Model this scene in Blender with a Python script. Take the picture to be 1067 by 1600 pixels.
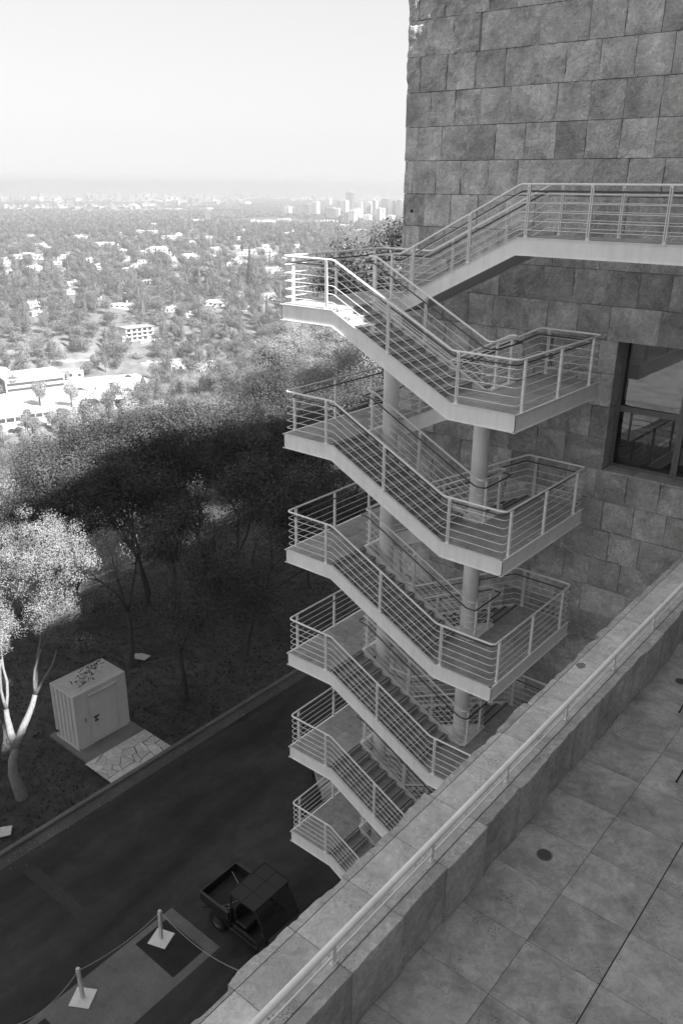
import bpy, math, random
import numpy as np
from mathutils import Matrix, Vector

for o in list(bpy.data.objects): bpy.data.objects.remove(o, do_unlink=True)
SC = bpy.context.scene
C = SC.collection

# ------------------------------------------------------------------ camera
CR = (0.77109144, 0.63666378, 0.00878722)
CU = (-0.24251756, 0.2809073, 0.92858835)
CF = (-0.58873018, 0.71815758, -0.37100736)
FPX = 1275.8754906
cam_data = bpy.data.cameras.new('camera'); cam = bpy.data.objects.new('camera', cam_data); C.objects.link(cam)
cam.matrix_world = Matrix(((CR[0], CU[0], -CF[0], 0), (CR[1], CU[1], -CF[1], 0), (CR[2], CU[2], -CF[2], 0), (0, 0, 0, 1)))
cam_data.sensor_fit = 'VERTICAL'; cam_data.sensor_height = 36.0; cam_data.lens = FPX / 1600 * 36
cam_data.clip_start = 0.1; cam_data.clip_end = 150000
SC.camera = cam

# ------------------------------------------------------------------ light
SUN_EL = math.radians(42.0)
SUN_DIR = Vector((1, -0.055, 0)).normalized() * math.cos(SUN_EL) + Vector((0, 0, math.sin(SUN_EL)))   # towards the sun
W = bpy.data.worlds.new('World'); SC.world = W; W.use_nodes = True
nt = W.node_tree; bg = nt.nodes['Background']
sky = nt.nodes.new('ShaderNodeTexSky'); sky.sky_type = 'NISHITA'; sky.sun_disc = False
sky.sun_elevation = SUN_EL; sky.sun_rotation = math.atan2(SUN_DIR.x, SUN_DIR.y)
sky.altitude = 270; sky.dust_density = 2.0; sky.air_density = 1.0; sky.ozone_density = 1.0
bw = nt.nodes.new('ShaderNodeRGBToBW')          # the photograph is black and white
tc = nt.nodes.new('ShaderNodeTexCoord'); sx_ = nt.nodes.new('ShaderNodeSeparateXYZ'); cx_ = nt.nodes.new('ShaderNodeCombineXYZ'); mz = nt.nodes.new('ShaderNodeMath'); mz.operation = 'MAXIMUM'; mz.inputs[1].default_value = .05
nt.links.new(tc.outputs['Generated'], sx_.inputs[0]); nt.links.new(sx_.outputs[0], cx_.inputs[0]); nt.links.new(sx_.outputs[1], cx_.inputs[1]); nt.links.new(sx_.outputs[2], mz.inputs[0]); nt.links.new(mz.outputs[0], cx_.inputs[2]); nt.links.new(cx_.outputs[0], sky.inputs[0])
pw_ = nt.nodes.new('ShaderNodeMath'); pw_.operation = 'POWER'; pw_.inputs[1].default_value = .3; m1_ = nt.nodes.new('ShaderNodeMath'); m1_.operation = 'MULTIPLY'; m1_.inputs[1].default_value = 2.14   # hazy sky: softer contrast
nt.links.new(sky.outputs[0], bw.inputs[0]); nt.links.new(bw.outputs[0], pw_.inputs[0]); nt.links.new(pw_.outputs[0], m1_.inputs[0]); nt.links.new(m1_.outputs[0], bg.inputs[0])
bg.inputs[1].default_value = 0.0825
sl = bpy.data.lights.new('sun', 'SUN'); sl.energy = 5.0; sl.angle = math.radians(0.5)
so = bpy.data.objects.new('sun', sl); C.objects.link(so)
so.rotation_euler = SUN_DIR.to_track_quat('Z', 'Y').to_euler()
SC.view_settings.view_transform = 'Standard'; SC.view_settings.look = 'None'
SC.view_settings.exposure = 1.75; SC.view_settings.gamma = 1.0
SC.cycles.max_bounces = 6; SC.cycles.transparent_max_bounces = 8; SC.cycles.volume_bounces = 1
SC.cycles.caustics_reflective = False; SC.cycles.caustics_refractive = False

G = -20.77            # level of the road; the camera is the origin
R = random.Random(7)

# ------------------------------------------------------------------ helpers
def tag(o, label=None, cat=None, group=None, kind=None):
    if label: o['label'] = label
    if cat: o['category'] = cat
    if group: o['group'] = group
    if kind: o['kind'] = kind
    return o

def thing(name, label, cat, loc=(0, 0, 0), rz=0.0, group=None):
    o = bpy.data.objects.new(name, None); C.objects.link(o)
    o.empty_display_size = 0.3
    o.location = loc; o.rotation_euler = (0, 0, rz)
    return tag(o, label, cat, group)

def copy_tree(o, parent=None):
    c = o.copy(); C.objects.link(c); c.parent = parent
    for ch in list(o.children): copy_tree(ch, c)
    return c

class MB:
    """collects geometry and links it as one mesh object"""
    def __init__(s): s.v = []; s.f = []; s.t = []; s.n = 0
    def add(s, verts, faces, tint=0.5):
        verts = np.asarray(verts, float).reshape(-1, 3)
        s.v.append(verts)
        s.f += [tuple(i + s.n for i in f) for f in faces]
        s.t.append(np.full(len(verts), tint)); s.n += len(verts)
        return s
    def box(s, a, b, tint=0.5, ch=0.0):
        x0, y0, z0 = [min(a[i], b[i]) for i in range(3)]; x1, y1, z1 = [max(a[i], b[i]) for i in range(3)]
        if ch <= 0:
            V = [(x, y, z) for z in (z0, z1) for y in (y0, y1) for x in (x0, x1)]
            return s.add(V, [(0, 2, 3, 1), (4, 5, 7, 6), (0, 1, 5, 4), (2, 6, 7, 3), (0, 4, 6, 2), (1, 3, 7, 5)], tint)
        c = min(ch, (x1 - x0) / 2.1, (y1 - y0) / 2.1, (z1 - z0) / 2.1)
        V = []
        def ring(z, i): return [(x0 + i, y0 + c, z), (x0 + c, y0 + i, z), (x1 - c, y0 + i, z), (x1 - i, y0 + c, z), (x1 - i, y1 - c, z), (x1 - c, y1 - i, z), (x0 + c, y1 - i, z), (x0 + i, y1 - c, z)]
        V = ring(z0, c) + ring(z0 + c, 0) + ring(z1 - c, 0) + ring(z1, c)
        F = [tuple(range(7, -1, -1)), tuple(range(24, 32))]
        for k in range(3):
            for i in range(8):
                j = (i + 1) % 8; F.append((k * 8 + i, k * 8 + j, k * 8 + 8 + j, k * 8 + 8 + i))
        return s.add(V, F, tint)
    def prism(s, poly, z0, z1, tint=0.5):
        n = len(poly); V = [(p[0], p[1], z0) for p in poly] + [(p[0], p[1], z1) for p in poly]
        F = [tuple(range(n - 1, -1, -1)), tuple(range(n, 2 * n))] + [(i, (i + 1) % n, n + (i + 1) % n, n + i) for i in range(n)]
        return s.add(V, F, tint)
    def hull(s, bottom, top, tint=0.5):
        n = len(bottom)
        F = [tuple(range(n - 1, -1, -1)), tuple(range(n, 2 * n))] + [(i, (i + 1) % n, n + (i + 1) % n, n + i) for i in range(n)]
        return s.add(list(bottom) + list(top), F, tint)
    def extr(s, poly, axis, a, b, tint=0.5):
        """polygon in the plane normal to axis ('x': (y,z) points, 'y': (x,z) points), extruded from a to b"""
        def P(p, q): return (q, p[0], p[1]) if axis == 'x' else (p[0], q, p[1])
        n = len(poly); V = [P(p, a) for p in poly] + [P(p, b) for p in poly]
        F = [tuple(range(n - 1, -1, -1)), tuple(range(n, 2 * n))] + [(i, (i + 1) % n, n + (i + 1) % n, n + i) for i in range(n)]
        return s.add(V, F, tint)
    def tube(s, pts, r, n=8, cap=True, tint=0.5):
        P = [np.array(p, float) for p in pts]
        rr = r if isinstance(r, (list, tuple, np.ndarray)) else [r] * len(P)
        V = []; prev = None
        for i, p in enumerate(P):
            t = (P[min(i + 1, len(P) - 1)] - P[max(i - 1, 0)]); l = np.linalg.norm(t); t = t / l if l > 1e-9 else np.array([0, 0, 1.])
            if prev is None:
                a = np.array([0, 0, 1.]) if abs(t[2]) < .9 else np.array([1., 0, 0])
            else: a = prev
            u = a - t * (a @ t); u /= np.linalg.norm(u); w = np.cross(t, u); prev = u
            k = 1.0
            if 0 < i < len(P) - 1:
                d1 = P[i] - P[i - 1]; d2 = P[i + 1] - P[i]
                c = d1 @ d2 / (np.linalg.norm(d1) * np.linalg.norm(d2) + 1e-9); k = 1 / max(.7, math.sqrt(max(0, (1 + c) / 2)))
            for j in range(n):
                an = 2 * math.pi * j / n; V.append(p + (u * math.cos(an) + w * math.sin(an)) * rr[i] * (1 + (k - 1) * .5))
        F = []
        for i in range(len(P) - 1):
            for j in range(n):
                F.append((i * n + j, i * n + (j + 1) % n, (i + 1) * n + (j + 1) % n, (i + 1) * n + j))
        if cap: F.append(tuple(range(n - 1, -1, -1))); F.append(tuple(range((len(P) - 1) * n, len(P) * n)))
        return s.add(V, F, tint)
    def cyl(s, c, r, z0, z1, n=20, r1=None, tint=0.5):
        r1 = r if r1 is None else r1
        V = [(c[0] + r * math.cos(2 * math.pi * i / n), c[1] + r * math.sin(2 * math.pi * i / n), z0) for i in range(n)]
        V += [(c[0] + r1 * math.cos(2 * math.pi * i / n), c[1] + r1 * math.sin(2 * math.pi * i / n), z1) for i in range(n)]
        F = [tuple(range(n - 1, -1, -1)), tuple(range(n, 2 * n))] + [(i, (i + 1) % n, n + (i + 1) % n, n + i) for i in range(n)]
        return s.add(V, F, tint)
    def grid(s, P, tint=0.5):
        """P: array (a,b,3)"""
        a, b = P.shape[:2]
        F = [(i * b + j, i * b + j + 1, (i + 1) * b + j + 1, (i + 1) * b + j) for i in range(a - 1) for j in range(b - 1)]
        return s.add(P.reshape(-1, 3), F, tint)
    def build(s, name, mat, parent=None, origin=(0, 0, 0), smooth=False, bevel=0.0):
        me = bpy.data.meshes.new(name)
        v = np.concatenate(s.v) - np.array(origin, float)
        me.from_pydata(v.tolist(), [], s.f); me.update()
        at = me.attributes.new('tint', 'FLOAT', 'POINT'); at.data.foreach_set('value', np.concatenate(s.t).astype(np.float32))
        if smooth: me.polygons.foreach_set('use_smooth', [True] * len(me.polygons))
        me.materials.append(mat)
        o = bpy.data.objects.new(name, me); C.objects.link(o)
        if parent: o.parent = parent
        if bevel:
            m = o.modifiers.new('bevel', 'BEVEL'); m.width = bevel; m.segments = 2; m.limit_method = 'ANGLE'; m.angle_limit = math.radians(40)
        return o

def link_mesh(name, src, parent, loc=(0, 0, 0)):
    o = bpy.data.objects.new(name, src.data if isinstance(src, bpy.types.Object) else src); C.objects.link(o)
    o.parent = parent; o.location = loc
    return o

def hash2(i, j, seed):
    h = (i.astype(np.int64) * 374761393 + j.astype(np.int64) * 668265263 + seed * 69069 + 1013904223) & 0xffffffff
    h = ((h ^ (h >> 13)) * 1274126177) & 0xffffffff
    return ((h ^ (h >> 16)) & 0xffff) / 65535.0
def vnoise(x, y, seed=0):
    i = np.floor(x); j = np.floor(y); fx = x - i; fy = y - j
    fx = fx * fx * (3 - 2 * fx); fy = fy * fy * (3 - 2 * fy)
    a = hash2(i, j, seed); b = hash2(i + 1, j, seed); c = hash2(i, j + 1, seed); d = hash2(i + 1, j + 1, seed)
    return (a * (1 - fx) + b * fx) * (1 - fy) + (c * (1 - fx) + d * fx) * fy - .5
def fbm(x, y, seed=0, o=4):
    t = 0; a = 1.0
    for k in range(o): t = t + a * vnoise(x * 2 ** k, y * 2 ** k, seed + k * 17); a *= .5
    return t

# ------------------------------------------------------------------ materials
def mat(name, v, rough=0.7, spec=0.3, metal=0.0):
    m = bpy.data.materials.new(name); m.use_nodes = True
    b = m.node_tree.nodes['Principled BSDF']
    b.inputs['Base Color'].default_value = (v, v, v, 1); b.inputs['Roughness'].default_value = rough
    b.inputs['Specular IOR Level'].default_value = spec; b.inputs['Metallic'].default_value = metal
    return m
class NG:
    def __init__(s, m): s.t = m.node_tree; s.b = s.t.nodes['Principled BSDF']
    def n(s, ty, **k):
        x = s.t.nodes.new(ty)
        for a, b in k.items(): setattr(x, a, b)
        return x
    def l(s, a, b): s.t.links.new(a, b)
    def coord(s, obj=False):
        return s.n('ShaderNodeTexCoord').outputs['Object'] if obj else s.n('ShaderNodeNewGeometry').outputs['Position']
    def noise(s, scale, detail=4, rough=.55, co=None, dist=0):
        x = s.n('ShaderNodeTexNoise'); x.inputs['Scale'].default_value = scale; x.inputs['Detail'].default_value = detail
        x.inputs['Roughness'].default_value = rough; x.inputs['Distortion'].default_value = dist
        s.l(co if co is not None else s.coord(), x.inputs['Vector']); return x.outputs['Fac']
    def ramp(s, x, p0, v0, p1, v1):
        r = s.n('ShaderNodeMapRange'); r.inputs[1].default_value = p0; r.inputs[2].default_value = p1; r.inputs[3].default_value = v0; r.inputs[4].default_value = v1
        s.l(x, r.inputs[0]); return r.outputs[0]
    def math(s, op, a, b):
        x = s.n('ShaderNodeMath', operation=op)
        for i, q in enumerate((a, b)):
            if isinstance(q, (int, float)): x.inputs[i].default_value = q
            else: s.l(q, x.inputs[i])
        return x.outputs[0]
    def attr(s, name='tint'):
        return s.n('ShaderNodeAttribute', attribute_name=name).outputs['Fac']
    def color(s, x): s.l(x, s.b.inputs['Base Color'])
    def bump(s, h, dist=.01, strength=1.0, normal=None):
        x = s.n('ShaderNodeBump'); x.inputs['Distance'].default_value = dist; x.inputs['Strength'].default_value = strength
        s.l(h, x.inputs['Height'])
        if normal is not None: s.l(normal, x.inputs['Normal'])
        s.l(x.outputs[0], s.b.inputs['Normal']); return x.outputs[0]

def stone_mat(name, base, tintamp=.5, stain=.35, pits=True, bumpd=.006, pitscale=42, scale=1.0, veins=False):
    m = mat(name, base, .85, .2); g = NG(m)
    vo = g.n('ShaderNodeVectorMath', operation='SCALE'); vo.inputs[0].default_value = (31, 17, 23); g.l(g.attr(), vo.inputs['Scale'])
    va = g.n('ShaderNodeVectorMath', operation='ADD'); g.l(g.coord(), va.inputs[0]); g.l(vo.outputs[0], va.inputs[1]); co = va.outputs[0]
    t = g.ramp(g.attr(), 0, 1 - tintamp / 2, 1, 1 + tintamp / 2)
    n1 = g.ramp(g.noise(1.6 * scale, 6, .62, co, .4), .3, 1 - stain, .7, 1 + stain * .6)
    n2 = g.ramp(g.noise(8 * scale, 7, .75, co, 1.0), .32, .74, .68, 1.2)
    vn = g.math('ABSOLUTE', g.math('SUBTRACT', g.noise(1.7 * scale, 5, .55, co, 1.2), .5), 0); vein = g.ramp(vn, 0, 1.22, .022, 1.0)
    n3 = g.ramp(g.noise(60 * scale, 3, .6, co), .3, .9, .7, 1.08)
    c = g.math('MULTIPLY', g.math('MULTIPLY', t, n1), g.math('MULTIPLY', n2, n3))
    if veins: c = g.math('MULTIPLY', c, vein)
    h = g.noise(26 * scale, 6, .7, co)
    if pits:
        v = g.n('ShaderNodeTexVoronoi'); v.inputs['Scale'].default_value = pitscale
        mp = g.n('ShaderNodeMapping'); mp.inputs['Rotation'].default_value = (0.3, 0.2, .5); g.l(co, mp.inputs['Vector']); g.l(mp.outputs[0], v.inputs['Vector'])
        mask = g.ramp(g.noise(2.3 * scale, 5, .6, co), .50, 0, .62, 1)
        sz = g.math('MULTIPLY', mask, .27)
        pit = g.math('LESS_THAN', v.outputs['Distance'], sz)
        c = g.math('MULTIPLY', c, g.math('SUBTRACT', 1, g.math('MULTIPLY', pit, .7)))
        v2 = g.n('ShaderNodeTexVoronoi'); v2.inputs['Scale'].default_value = 9; g.l(mp.outputs[0], v2.inputs['Vector'])
        p2 = g.math('LESS_THAN', v2.outputs['Distance'], .045)
        c = g.math('MULTIPLY', c, g.math('SUBTRACT', 1, g.math('MULTIPLY', p2, .5)))
        h = g.math('SUBTRACT', h, g.math('MULTIPLY', pit, .5))
    c = g.math('MULTIPLY', c, base)
    h = g.math('ADD', h, g.math('MULTIPLY', g.noise(5.5 * scale, 5, .6, co, 1.6), 1.4))
    g.color(c); g.bump(h, bumpd)
    return m

M = {}
M['wall_stone'] = stone_mat('wall_travertine', .55, .46, .42, True, .045, 34, .9, True)
M['parapet_stone'] = stone_mat('parapet_travertine', .50, .3, .28, True, .022, 46, 1, True)
M['coping_stone'] = stone_mat('coping_travertine', .54, .25, .28, True, .003, 40)
M['floor_stone'] = stone_mat('floor_travertine', .38, .26, .42, True, .002, 48)
M['stair_stone'] = stone_mat('stair_travertine', .40, .25, .25, True, .002, 40, 1.3)
M['joint'] = mat('dark_joint', .02, .9)
def paint(name, v, rough=.45, dirt=.08, streak=True):
    m = mat(name, v, rough, .4); g = NG(m)
    n = g.ramp(g.noise(2.2, 6, .65), .25, 1 - dirt, .75, 1.0 + dirt * .3)
    mp = g.n('ShaderNodeMapping'); mp.inputs['Scale'].default_value = (6, 6, .5); g.l(g.coord(), mp.inputs['Vector'])
    k = g.ramp(g.noise(1.5, 5, .6, mp.outputs[0]), .45, 1, .8, 1 - (dirt if streak else 0))
    g.color(g.math('MULTIPLY', g.math('MULTIPLY', n, k), v)); return m
M['white_steel'] = paint('white_painted_steel', .90, .42, .12)
M['dark_rail'] = mat('dark_bronze_tube', .10, .35, .5, .6)
M['strip'] = mat('dark_nosing_strip', .05, .8)
M['metal_frame'] = mat('dark_grey_window_metal', .16, .5, .4, .2)
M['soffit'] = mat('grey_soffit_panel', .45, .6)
# ------------------------------------------------------------------ terrain
A_KN = [60, 53, 48, 43, 36]
PROF = [[(40, -20.85), (48, -25), (60, -30.5), (80, -36), (110, -43), (150, -51), (220, -80), (330, -120), (440, -130)],
        [(38, -20.85), (50, -24.5), (65, -28), (100, -37.5), (150, -50), (200, -60), (300, -105), (430, -130)],
        [(38, -20.85), (50, -22.5), (65, -26.7), (100, -33.5), (150, -41), (230, -51), (330, -95), (450, -130)],
        [(38, -20.85), (60, -21.5), (100, -28), (150, -34), (250, -45), (360, -85), (480, -125)],
        [(40, -20.85), (60, -20.9), (100, -25), (150, -29), (260, -36), (400, -62), (560, -110)]]
FAR = [(600, -130), (660, -113), (760, -102), (900, -95), (1200, -92), (1700, -95), (2700, -104), (4500, -127), (8000, -145), (20000, -160), (80000, -170)]
def prof(i, d):
    k = [(0, -20.85)] + PROF[i] + FAR
    return np.interp(d, [a for a, b in k], [b for a, b in k])
def ground(x, y):
    x = np.asarray(x, float); y = np.asarray(y, float)
    d = np.hypot(x, y); az = np.degrees(np.arctan2(-x, y))
    az = np.clip(az, 36, 60)
    P = np.stack([prof(i, d) for i in range(5)])
    z = np.zeros_like(d); 
    w = [np.clip(1 - np.abs(0), 0, 1)]
    idx = np.interp(az, A_KN[::-1], [4, 3, 2, 1, 0])
    z = sum(P[i] * np.clip(1 - np.abs(idx - i), 0, 1) for i in range(5))
    z = z + np.clip((d - 70) / 200, 0, 1) * 2.5 * fbm(x / 45, y / 45, 3, 3) + np.clip((d - 700) / 600, 0, 1) * np.clip((9000 - d) / 5000, 0, 1) * 16 * fbm(x / 260, y / 260, 5, 3)
    vf = np.clip((d - 440) / 40, 0, 1) * np.clip((625 - d) / 40, 0, 1)      # the flat valley floor
    s = np.clip((-x - 24) / 10, 0, 1); s = s * s * (3 - 2 * s)
    behind = np.clip((-x + 200) / 100, 0, 1) * 0 + 1
    return -20.85 * (1 - s) + z * s
def gz(x, y): return float(ground(np.array([x]), np.array([y]))[0])
def ray_dir(px, py):
    a = (px - 533.5) / FPX; b = -(py - 800) / FPX
    return np.array([CR[i] * a + CU[i] * b + CF[i] for i in range(3)])
def on_ground(px, py, d0=30):
    """where the view of the photograph's point meets the terrain"""
    d = ray_dir(px, py); h = math.hypot(d[0], d[1]); d = d / h
    t = d0 * np.exp(np.linspace(0, math.log(60000 / d0), 4000))
    z = ground(d[0] * t, d[1] * t); k = np.nonzero(z > d[2] * t)[0]
    i = k[0] if len(k) else len(t) - 1
    return d[0] * t[i], d[1] * t[i], float(z[i]), t[i]

mg = mat('hillside_soil', .1, .95, .1); g = NG(mg)
co = g.coord()
a = g.noise(.012, 6, .6, co); b = g.noise(.11, 6, .65, co); c_ = g.noise(2.2, 5, .7, co)
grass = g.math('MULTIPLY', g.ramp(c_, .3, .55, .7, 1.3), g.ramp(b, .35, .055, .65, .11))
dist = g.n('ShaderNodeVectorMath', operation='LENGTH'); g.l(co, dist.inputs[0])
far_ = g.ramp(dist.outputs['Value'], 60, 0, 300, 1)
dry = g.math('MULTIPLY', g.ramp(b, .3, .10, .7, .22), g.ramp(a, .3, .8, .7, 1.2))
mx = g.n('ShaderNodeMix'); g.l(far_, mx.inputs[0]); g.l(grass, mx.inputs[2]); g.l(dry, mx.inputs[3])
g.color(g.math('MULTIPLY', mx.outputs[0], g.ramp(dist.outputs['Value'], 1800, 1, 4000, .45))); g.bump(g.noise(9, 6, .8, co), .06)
M['soil'] = mg

rad = np.concatenate([np.arange(0.5, 64, 1.6), 64 * 1.045 ** np.arange(0, 160)]); rad = rad[rad < 52000]
azs = np.radians(np.concatenate([np.arange(10, 70, .6), np.arange(70, 370.1, 5)]))
RR, AA = np.meshgrid(rad, azs, indexing='ij')
X = -RR * np.sin(AA); Y = RR * np.cos(AA)
tb = MB(); tb.grid(np.stack([X, Y, ground(X, Y)], -1)[:, ::-1])
te = tb.build('terrain', M['soil'], smooth=True); tag(te, kind='structure')

# ------------------------------------------------------------------ road, kerb, paving
m = mat('asphalt', .05, .8, .25); g = NG(m); co = g.coord()
mp = g.n('ShaderNodeMapping'); mp.inputs['Scale'].default_value = (1, .22, 1); mp.inputs['Rotation'].default_value = (0, 0, .12); g.l(co, mp.inputs['Vector'])
s1 = g.ramp(g.noise(.55, 5, .62, mp.outputs[0], .5), .3, .5, .72, 1.9); s2 = g.ramp(g.noise(1.7, 6, .7, co, .3), .3, .8, .7, 1.25); s3 = g.ramp(g.noise(70, 2, .5, co), .3, .75, .7, 1.3)
sp = g.ramp(g.noise(.9, 4, .5, co), .62, 1, .75, .6)
g.color(g.math('MULTIPLY', g.math('MULTIPLY', s1, s2), g.math('MULTIPLY', g.math('MULTIPLY', s3, sp), .028))); g.bump(g.noise(90, 3, .6, co), .004)
M['asphalt'] = m
m = mat('dark_asphalt_patch', .022, .75, .2); g = NG(m); g.color(g.math('MULTIPLY', g.ramp(g.noise(2.5, 6, .7), .3, .7, .7, 1.4), .022)); M['dark_patch'] = m
def concrete(name, v):
    m = mat(name, v, .85, .2); g = NG(m); co = g.coord()
    c = g.math('MULTIPLY', g.ramp(g.noise(.8, 6, .65, co, .4), .3, .72, .7, 1.2), g.ramp(g.noise(14, 5, .7, co), .3, .85, .7, 1.12))
    g.color(g.math('MULTIPLY', c, v)); g.bump(g.noise(50, 4, .7, co), .003); return m
M['concrete'] = concrete('old_concrete', .15); M['slab_concrete'] = concrete('slab_concrete', .17); M['kerb_concrete'] = concrete('kerb_concrete', .13); M['gutter_concrete'] = concrete('gutter_concrete', .085)

def sheet(name, mt, polys, z, kind='structure', t=.004):
    b = MB()
    for p in polys: b.prism(p, z - t, z)
    return tag(b.build(name, mt), kind=kind)
def rect(x0, y0, x1, y1): return [(x0, y0), (x1, y0), (x1, y1), (x0, y1)]
y0r, y1r = -60, 120
b = MB(); P = np.zeros((2, 2, 3)); b.box((-21.35, y0r, G - .08), (-12.52, y1r, G)); tag(b.build('road', M['asphalt']), kind='structure')
b = MB(); b.box((-21.82, y0r, G - .08), (-21.352, y1r, G + .004)); tag(b.build('gutter', M['gutter_concrete']), kind='structure')
b = MB(); y = y0r
while y < y1r: b.box((-22.0, y, G - .09), (-21.822, y + 2.99, G + .13), R.random(), .02); y += 3.0
tag(b.build('kerb', M['kerb_concrete']), kind='structure')
# oil-darkened and patched places in the road surface
M['patch'] = concrete('old_road_patch', .043)
sheet('road_patch', M['patch'], [[(-20.75, 9.15), (-17.25, 9.3), (-17.2, 9.62), (-20.75, 9.6)]], G + .004)
sheet('loading_apron', M['concrete'], [rect(-15.93, 3.2, -13.75, 11.35)], G + .006)
sheet('asphalt_infill', M['dark_patch'], [rect(-15.72, 9.82, -14.02, 10.98), rect(-15.7, 5.0, -13.95, 6.85), ], G + .011)
b = MB()
for i in range(11):
    for j in range(-8, 30):
        x = -12.5 + i * .762; y = 13.2 + j * .762 - 6 * .762 * 0
        if y > 19: continue
        b.box((x + .003, y + .003, G - .1), (x + .759, y + .759, G + .02), R.random(), .003)
tag(b.build('stair_foot_paving', M['stair_stone']), kind='structure')
b = MB(); b.box((-12.515, 7.0, G - .12), (-3.9, 18.2, G + .005)); tag(b.build('paving_bed', M['joint']), kind='structure')

# ------------------------------------------------------------------ rough split-faced stones
def rough_stone(mb, org, ud, vd, nd, w, h, depth, seed, amp, tint, n=7, off=0.0, edge=.012, gap=.004, cham=.006):
    """block whose outer face (normal nd) is split stone; org = lower-left corner of its face"""
    nu = max(3, int(round(n * w / .76)) + 1); nv = max(3, int(round(n * h / .76)) + 1)
    u = np.linspace(gap, w - gap, nu); v = np.linspace(gap, h - gap, nv)
    U, V = np.meshgrid(u, v, indexing='ij')
    f = fbm(U * 3.2 + seed * 13.7, V * 3.2 + seed * 7.1, seed, 4)
    st = np.round(f * 4) / 4
    D = amp * (f * .9 + st * 1.1) + off
    D = D + .0
    # edges wander a little so joints and outlines are not ruled
    e = edge * fbm(U * 6 + seed, V * 6, seed + 5, 3)
    edgemask = np.zeros_like(U); edgemask[0, :] = edgemask[-1, :] = edgemask[:, 0] = edgemask[:, -1] = 1
    D = D - edgemask * cham
    P = np.array(org)[None, None, :] + U[..., None] * np.array(ud) + V[..., None] * np.array(vd) + D[..., None] * np.array(nd)
    m2 = mb.n
    mb.grid(P, tint)
    # skirts back to depth
    ring = [(i, 0) for i in range(nu)] + [(nu - 1, j) for j in range(1, nv)] + [(i, nv - 1) for i in range(nu - 2, -1, -1)] + [(0, j) for j in range(nv - 2, 0, -1)]
    fr = np.array([P[i, j] for i, j in ring])
    bk = np.array([np.array(org) + U[i, j] * np.array(ud) + V[i, j] * np.array(vd) - depth * np.array(nd) for i, j in ring])
    k = len(ring)
    mb.add(np.concatenate([fr, bk]), [((i + 1) % k, i, k + i, k + (i + 1) % k) for i in range(k)], tint)

YW = 18.3; RH = .762; ZJ = -.171
ROWTOP = 6                               # rows above ZJ
WIN = (-6.97, -2.40, ZJ - 8 * RH, ZJ - 4 * RH)
def wall_faces(mb_fine, x0, x1, rows, yface, fine):
    pass
bld = thing('museum_building', 'tall building faced in rough grey travertine blocks behind the white staircase', 'building', (-13.05, YW, G))
O = (-13.05, YW, G)
mb = MB()
for k in range(-28, ROWTOP):
    z = ZJ + k * RH
    r2 = random.Random(k * 31 + 5)
    x = -13.05 + r2.uniform(-.02, .035)
    first = True
    edges = [x]
    w0 = r2.choice([.38, .66, .26, .7, .52])
    edges.append(-13.05 + w0)
    while edges[-1] < 7.9:
        edges.append(edges[-1] + (.762 if r2.random() < .72 else (.381 * 3 if r2.random() < .4 else .70)))
    for i in range(len(edges) - 1):
        xa, xb = edges[i], edges[i + 1]
        sd = r2.randrange(9999); amp = r2.choice([.008, .013, .019, .026])
        if k >= 3 and xa < -11.4: amp = .048
        tint = min(1, max(0, r2.gauss(.5, .28)))
        off = r2.uniform(-.006, .012) + (.026 if amp > .04 else 0)
        if WIN[2] - .01 <= z and z + RH <= WIN[3] + .01:
            if xa > WIN[0] - .01: continue
            if xb > WIN[0] - .3: xb = WIN[0]
            if xa > WIN[0] - .1: continue
        vis = xb < -3.0 and z > -15
        rough_stone(mb, (xa, YW, z), (1, 0, 0), (0, 0, 1), (0, -1, 0), xb - xa, RH, .05, sd, amp, tint, 12 if vis and z > -11 else (4 if xa < 0 else 2), off, gap=.004 + .003 * r2.random())
        if xb == WIN[0]: break
wl = mb.build('stone_cladding', M['wall_stone'], bld, O)
mb = MB()                                 # west return of the cladding
for k in range(-28, ROWTOP):
    z = ZJ + k * RH; r2 = random.Random(k * 77 + 1); y = YW + .0 + r2.uniform(-.01, .0)
    while y < 29:
        w = r2.choice([.762, .762, 1.143])
        rough_stone(mb, (-13.05 + .03, y + w, z), (0, -1, 0), (0, 0, 1), (-1, 0, 0), w, RH, .05, r2.randrange(9999), r2.choice([.008, .016]), r2.random(), 3, r2.uniform(0, .02))
        y += w
mb.build('stone_cladding', M['wall_stone'], bld, O)
mb = MB()                                 # window reveals: stone returns
for k in range(-8, -4):
    z = ZJ + k * RH; rough_stone(mb, (WIN[0] + .003, YW - .0, z), (0, 1, 0), (0, 0, 1), (1, 0, 0), .5, RH, .04, k + 99, .004, R.random(), 4)
for i in range(6):
    xa = WIN[0] + .01 + i * .762; mb.box((xa, YW - .01, WIN[2] - .05), (xa + .756, YW + .52, WIN[2] + .006), R.random(), .004)
mb.build('window_reveal', M['parapet_stone'], bld, O)
mb = MB()                                 # structure behind the stones
top = ZJ + ROWTOP * RH
x0, x1, z0, z1 = WIN
mb.box((-12.98, YW + .04, G - 1), (x0 - .04, 29, top - .02))
mb.box((x1, YW + .04, G - 1), (8, 29, top - .02)); mb.box((x0 - .04, YW + .04, G - 1), (x1, 29, z0 - .055))
mb.box((x0 - .04, YW + .04, z1 + .002), (x1, 29, top - .02)); mb.box((x0 - .04, YW + 4.5, z0 - .055), (x1, 29, z1 + .002))
mb.box((x0 - .04, YW + .5, z0 - .055), (x0, YW + 4.5, z1 + .002))
mb.build('wall_core', M['joint'], bld, O)
mb = MB(); mb.box((-13.1, YW - .05, top - .0), (8, 29.1, top + .1), .5, .01); mb.build('roof_edge', M['coping_stone'], bld, O)
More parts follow.
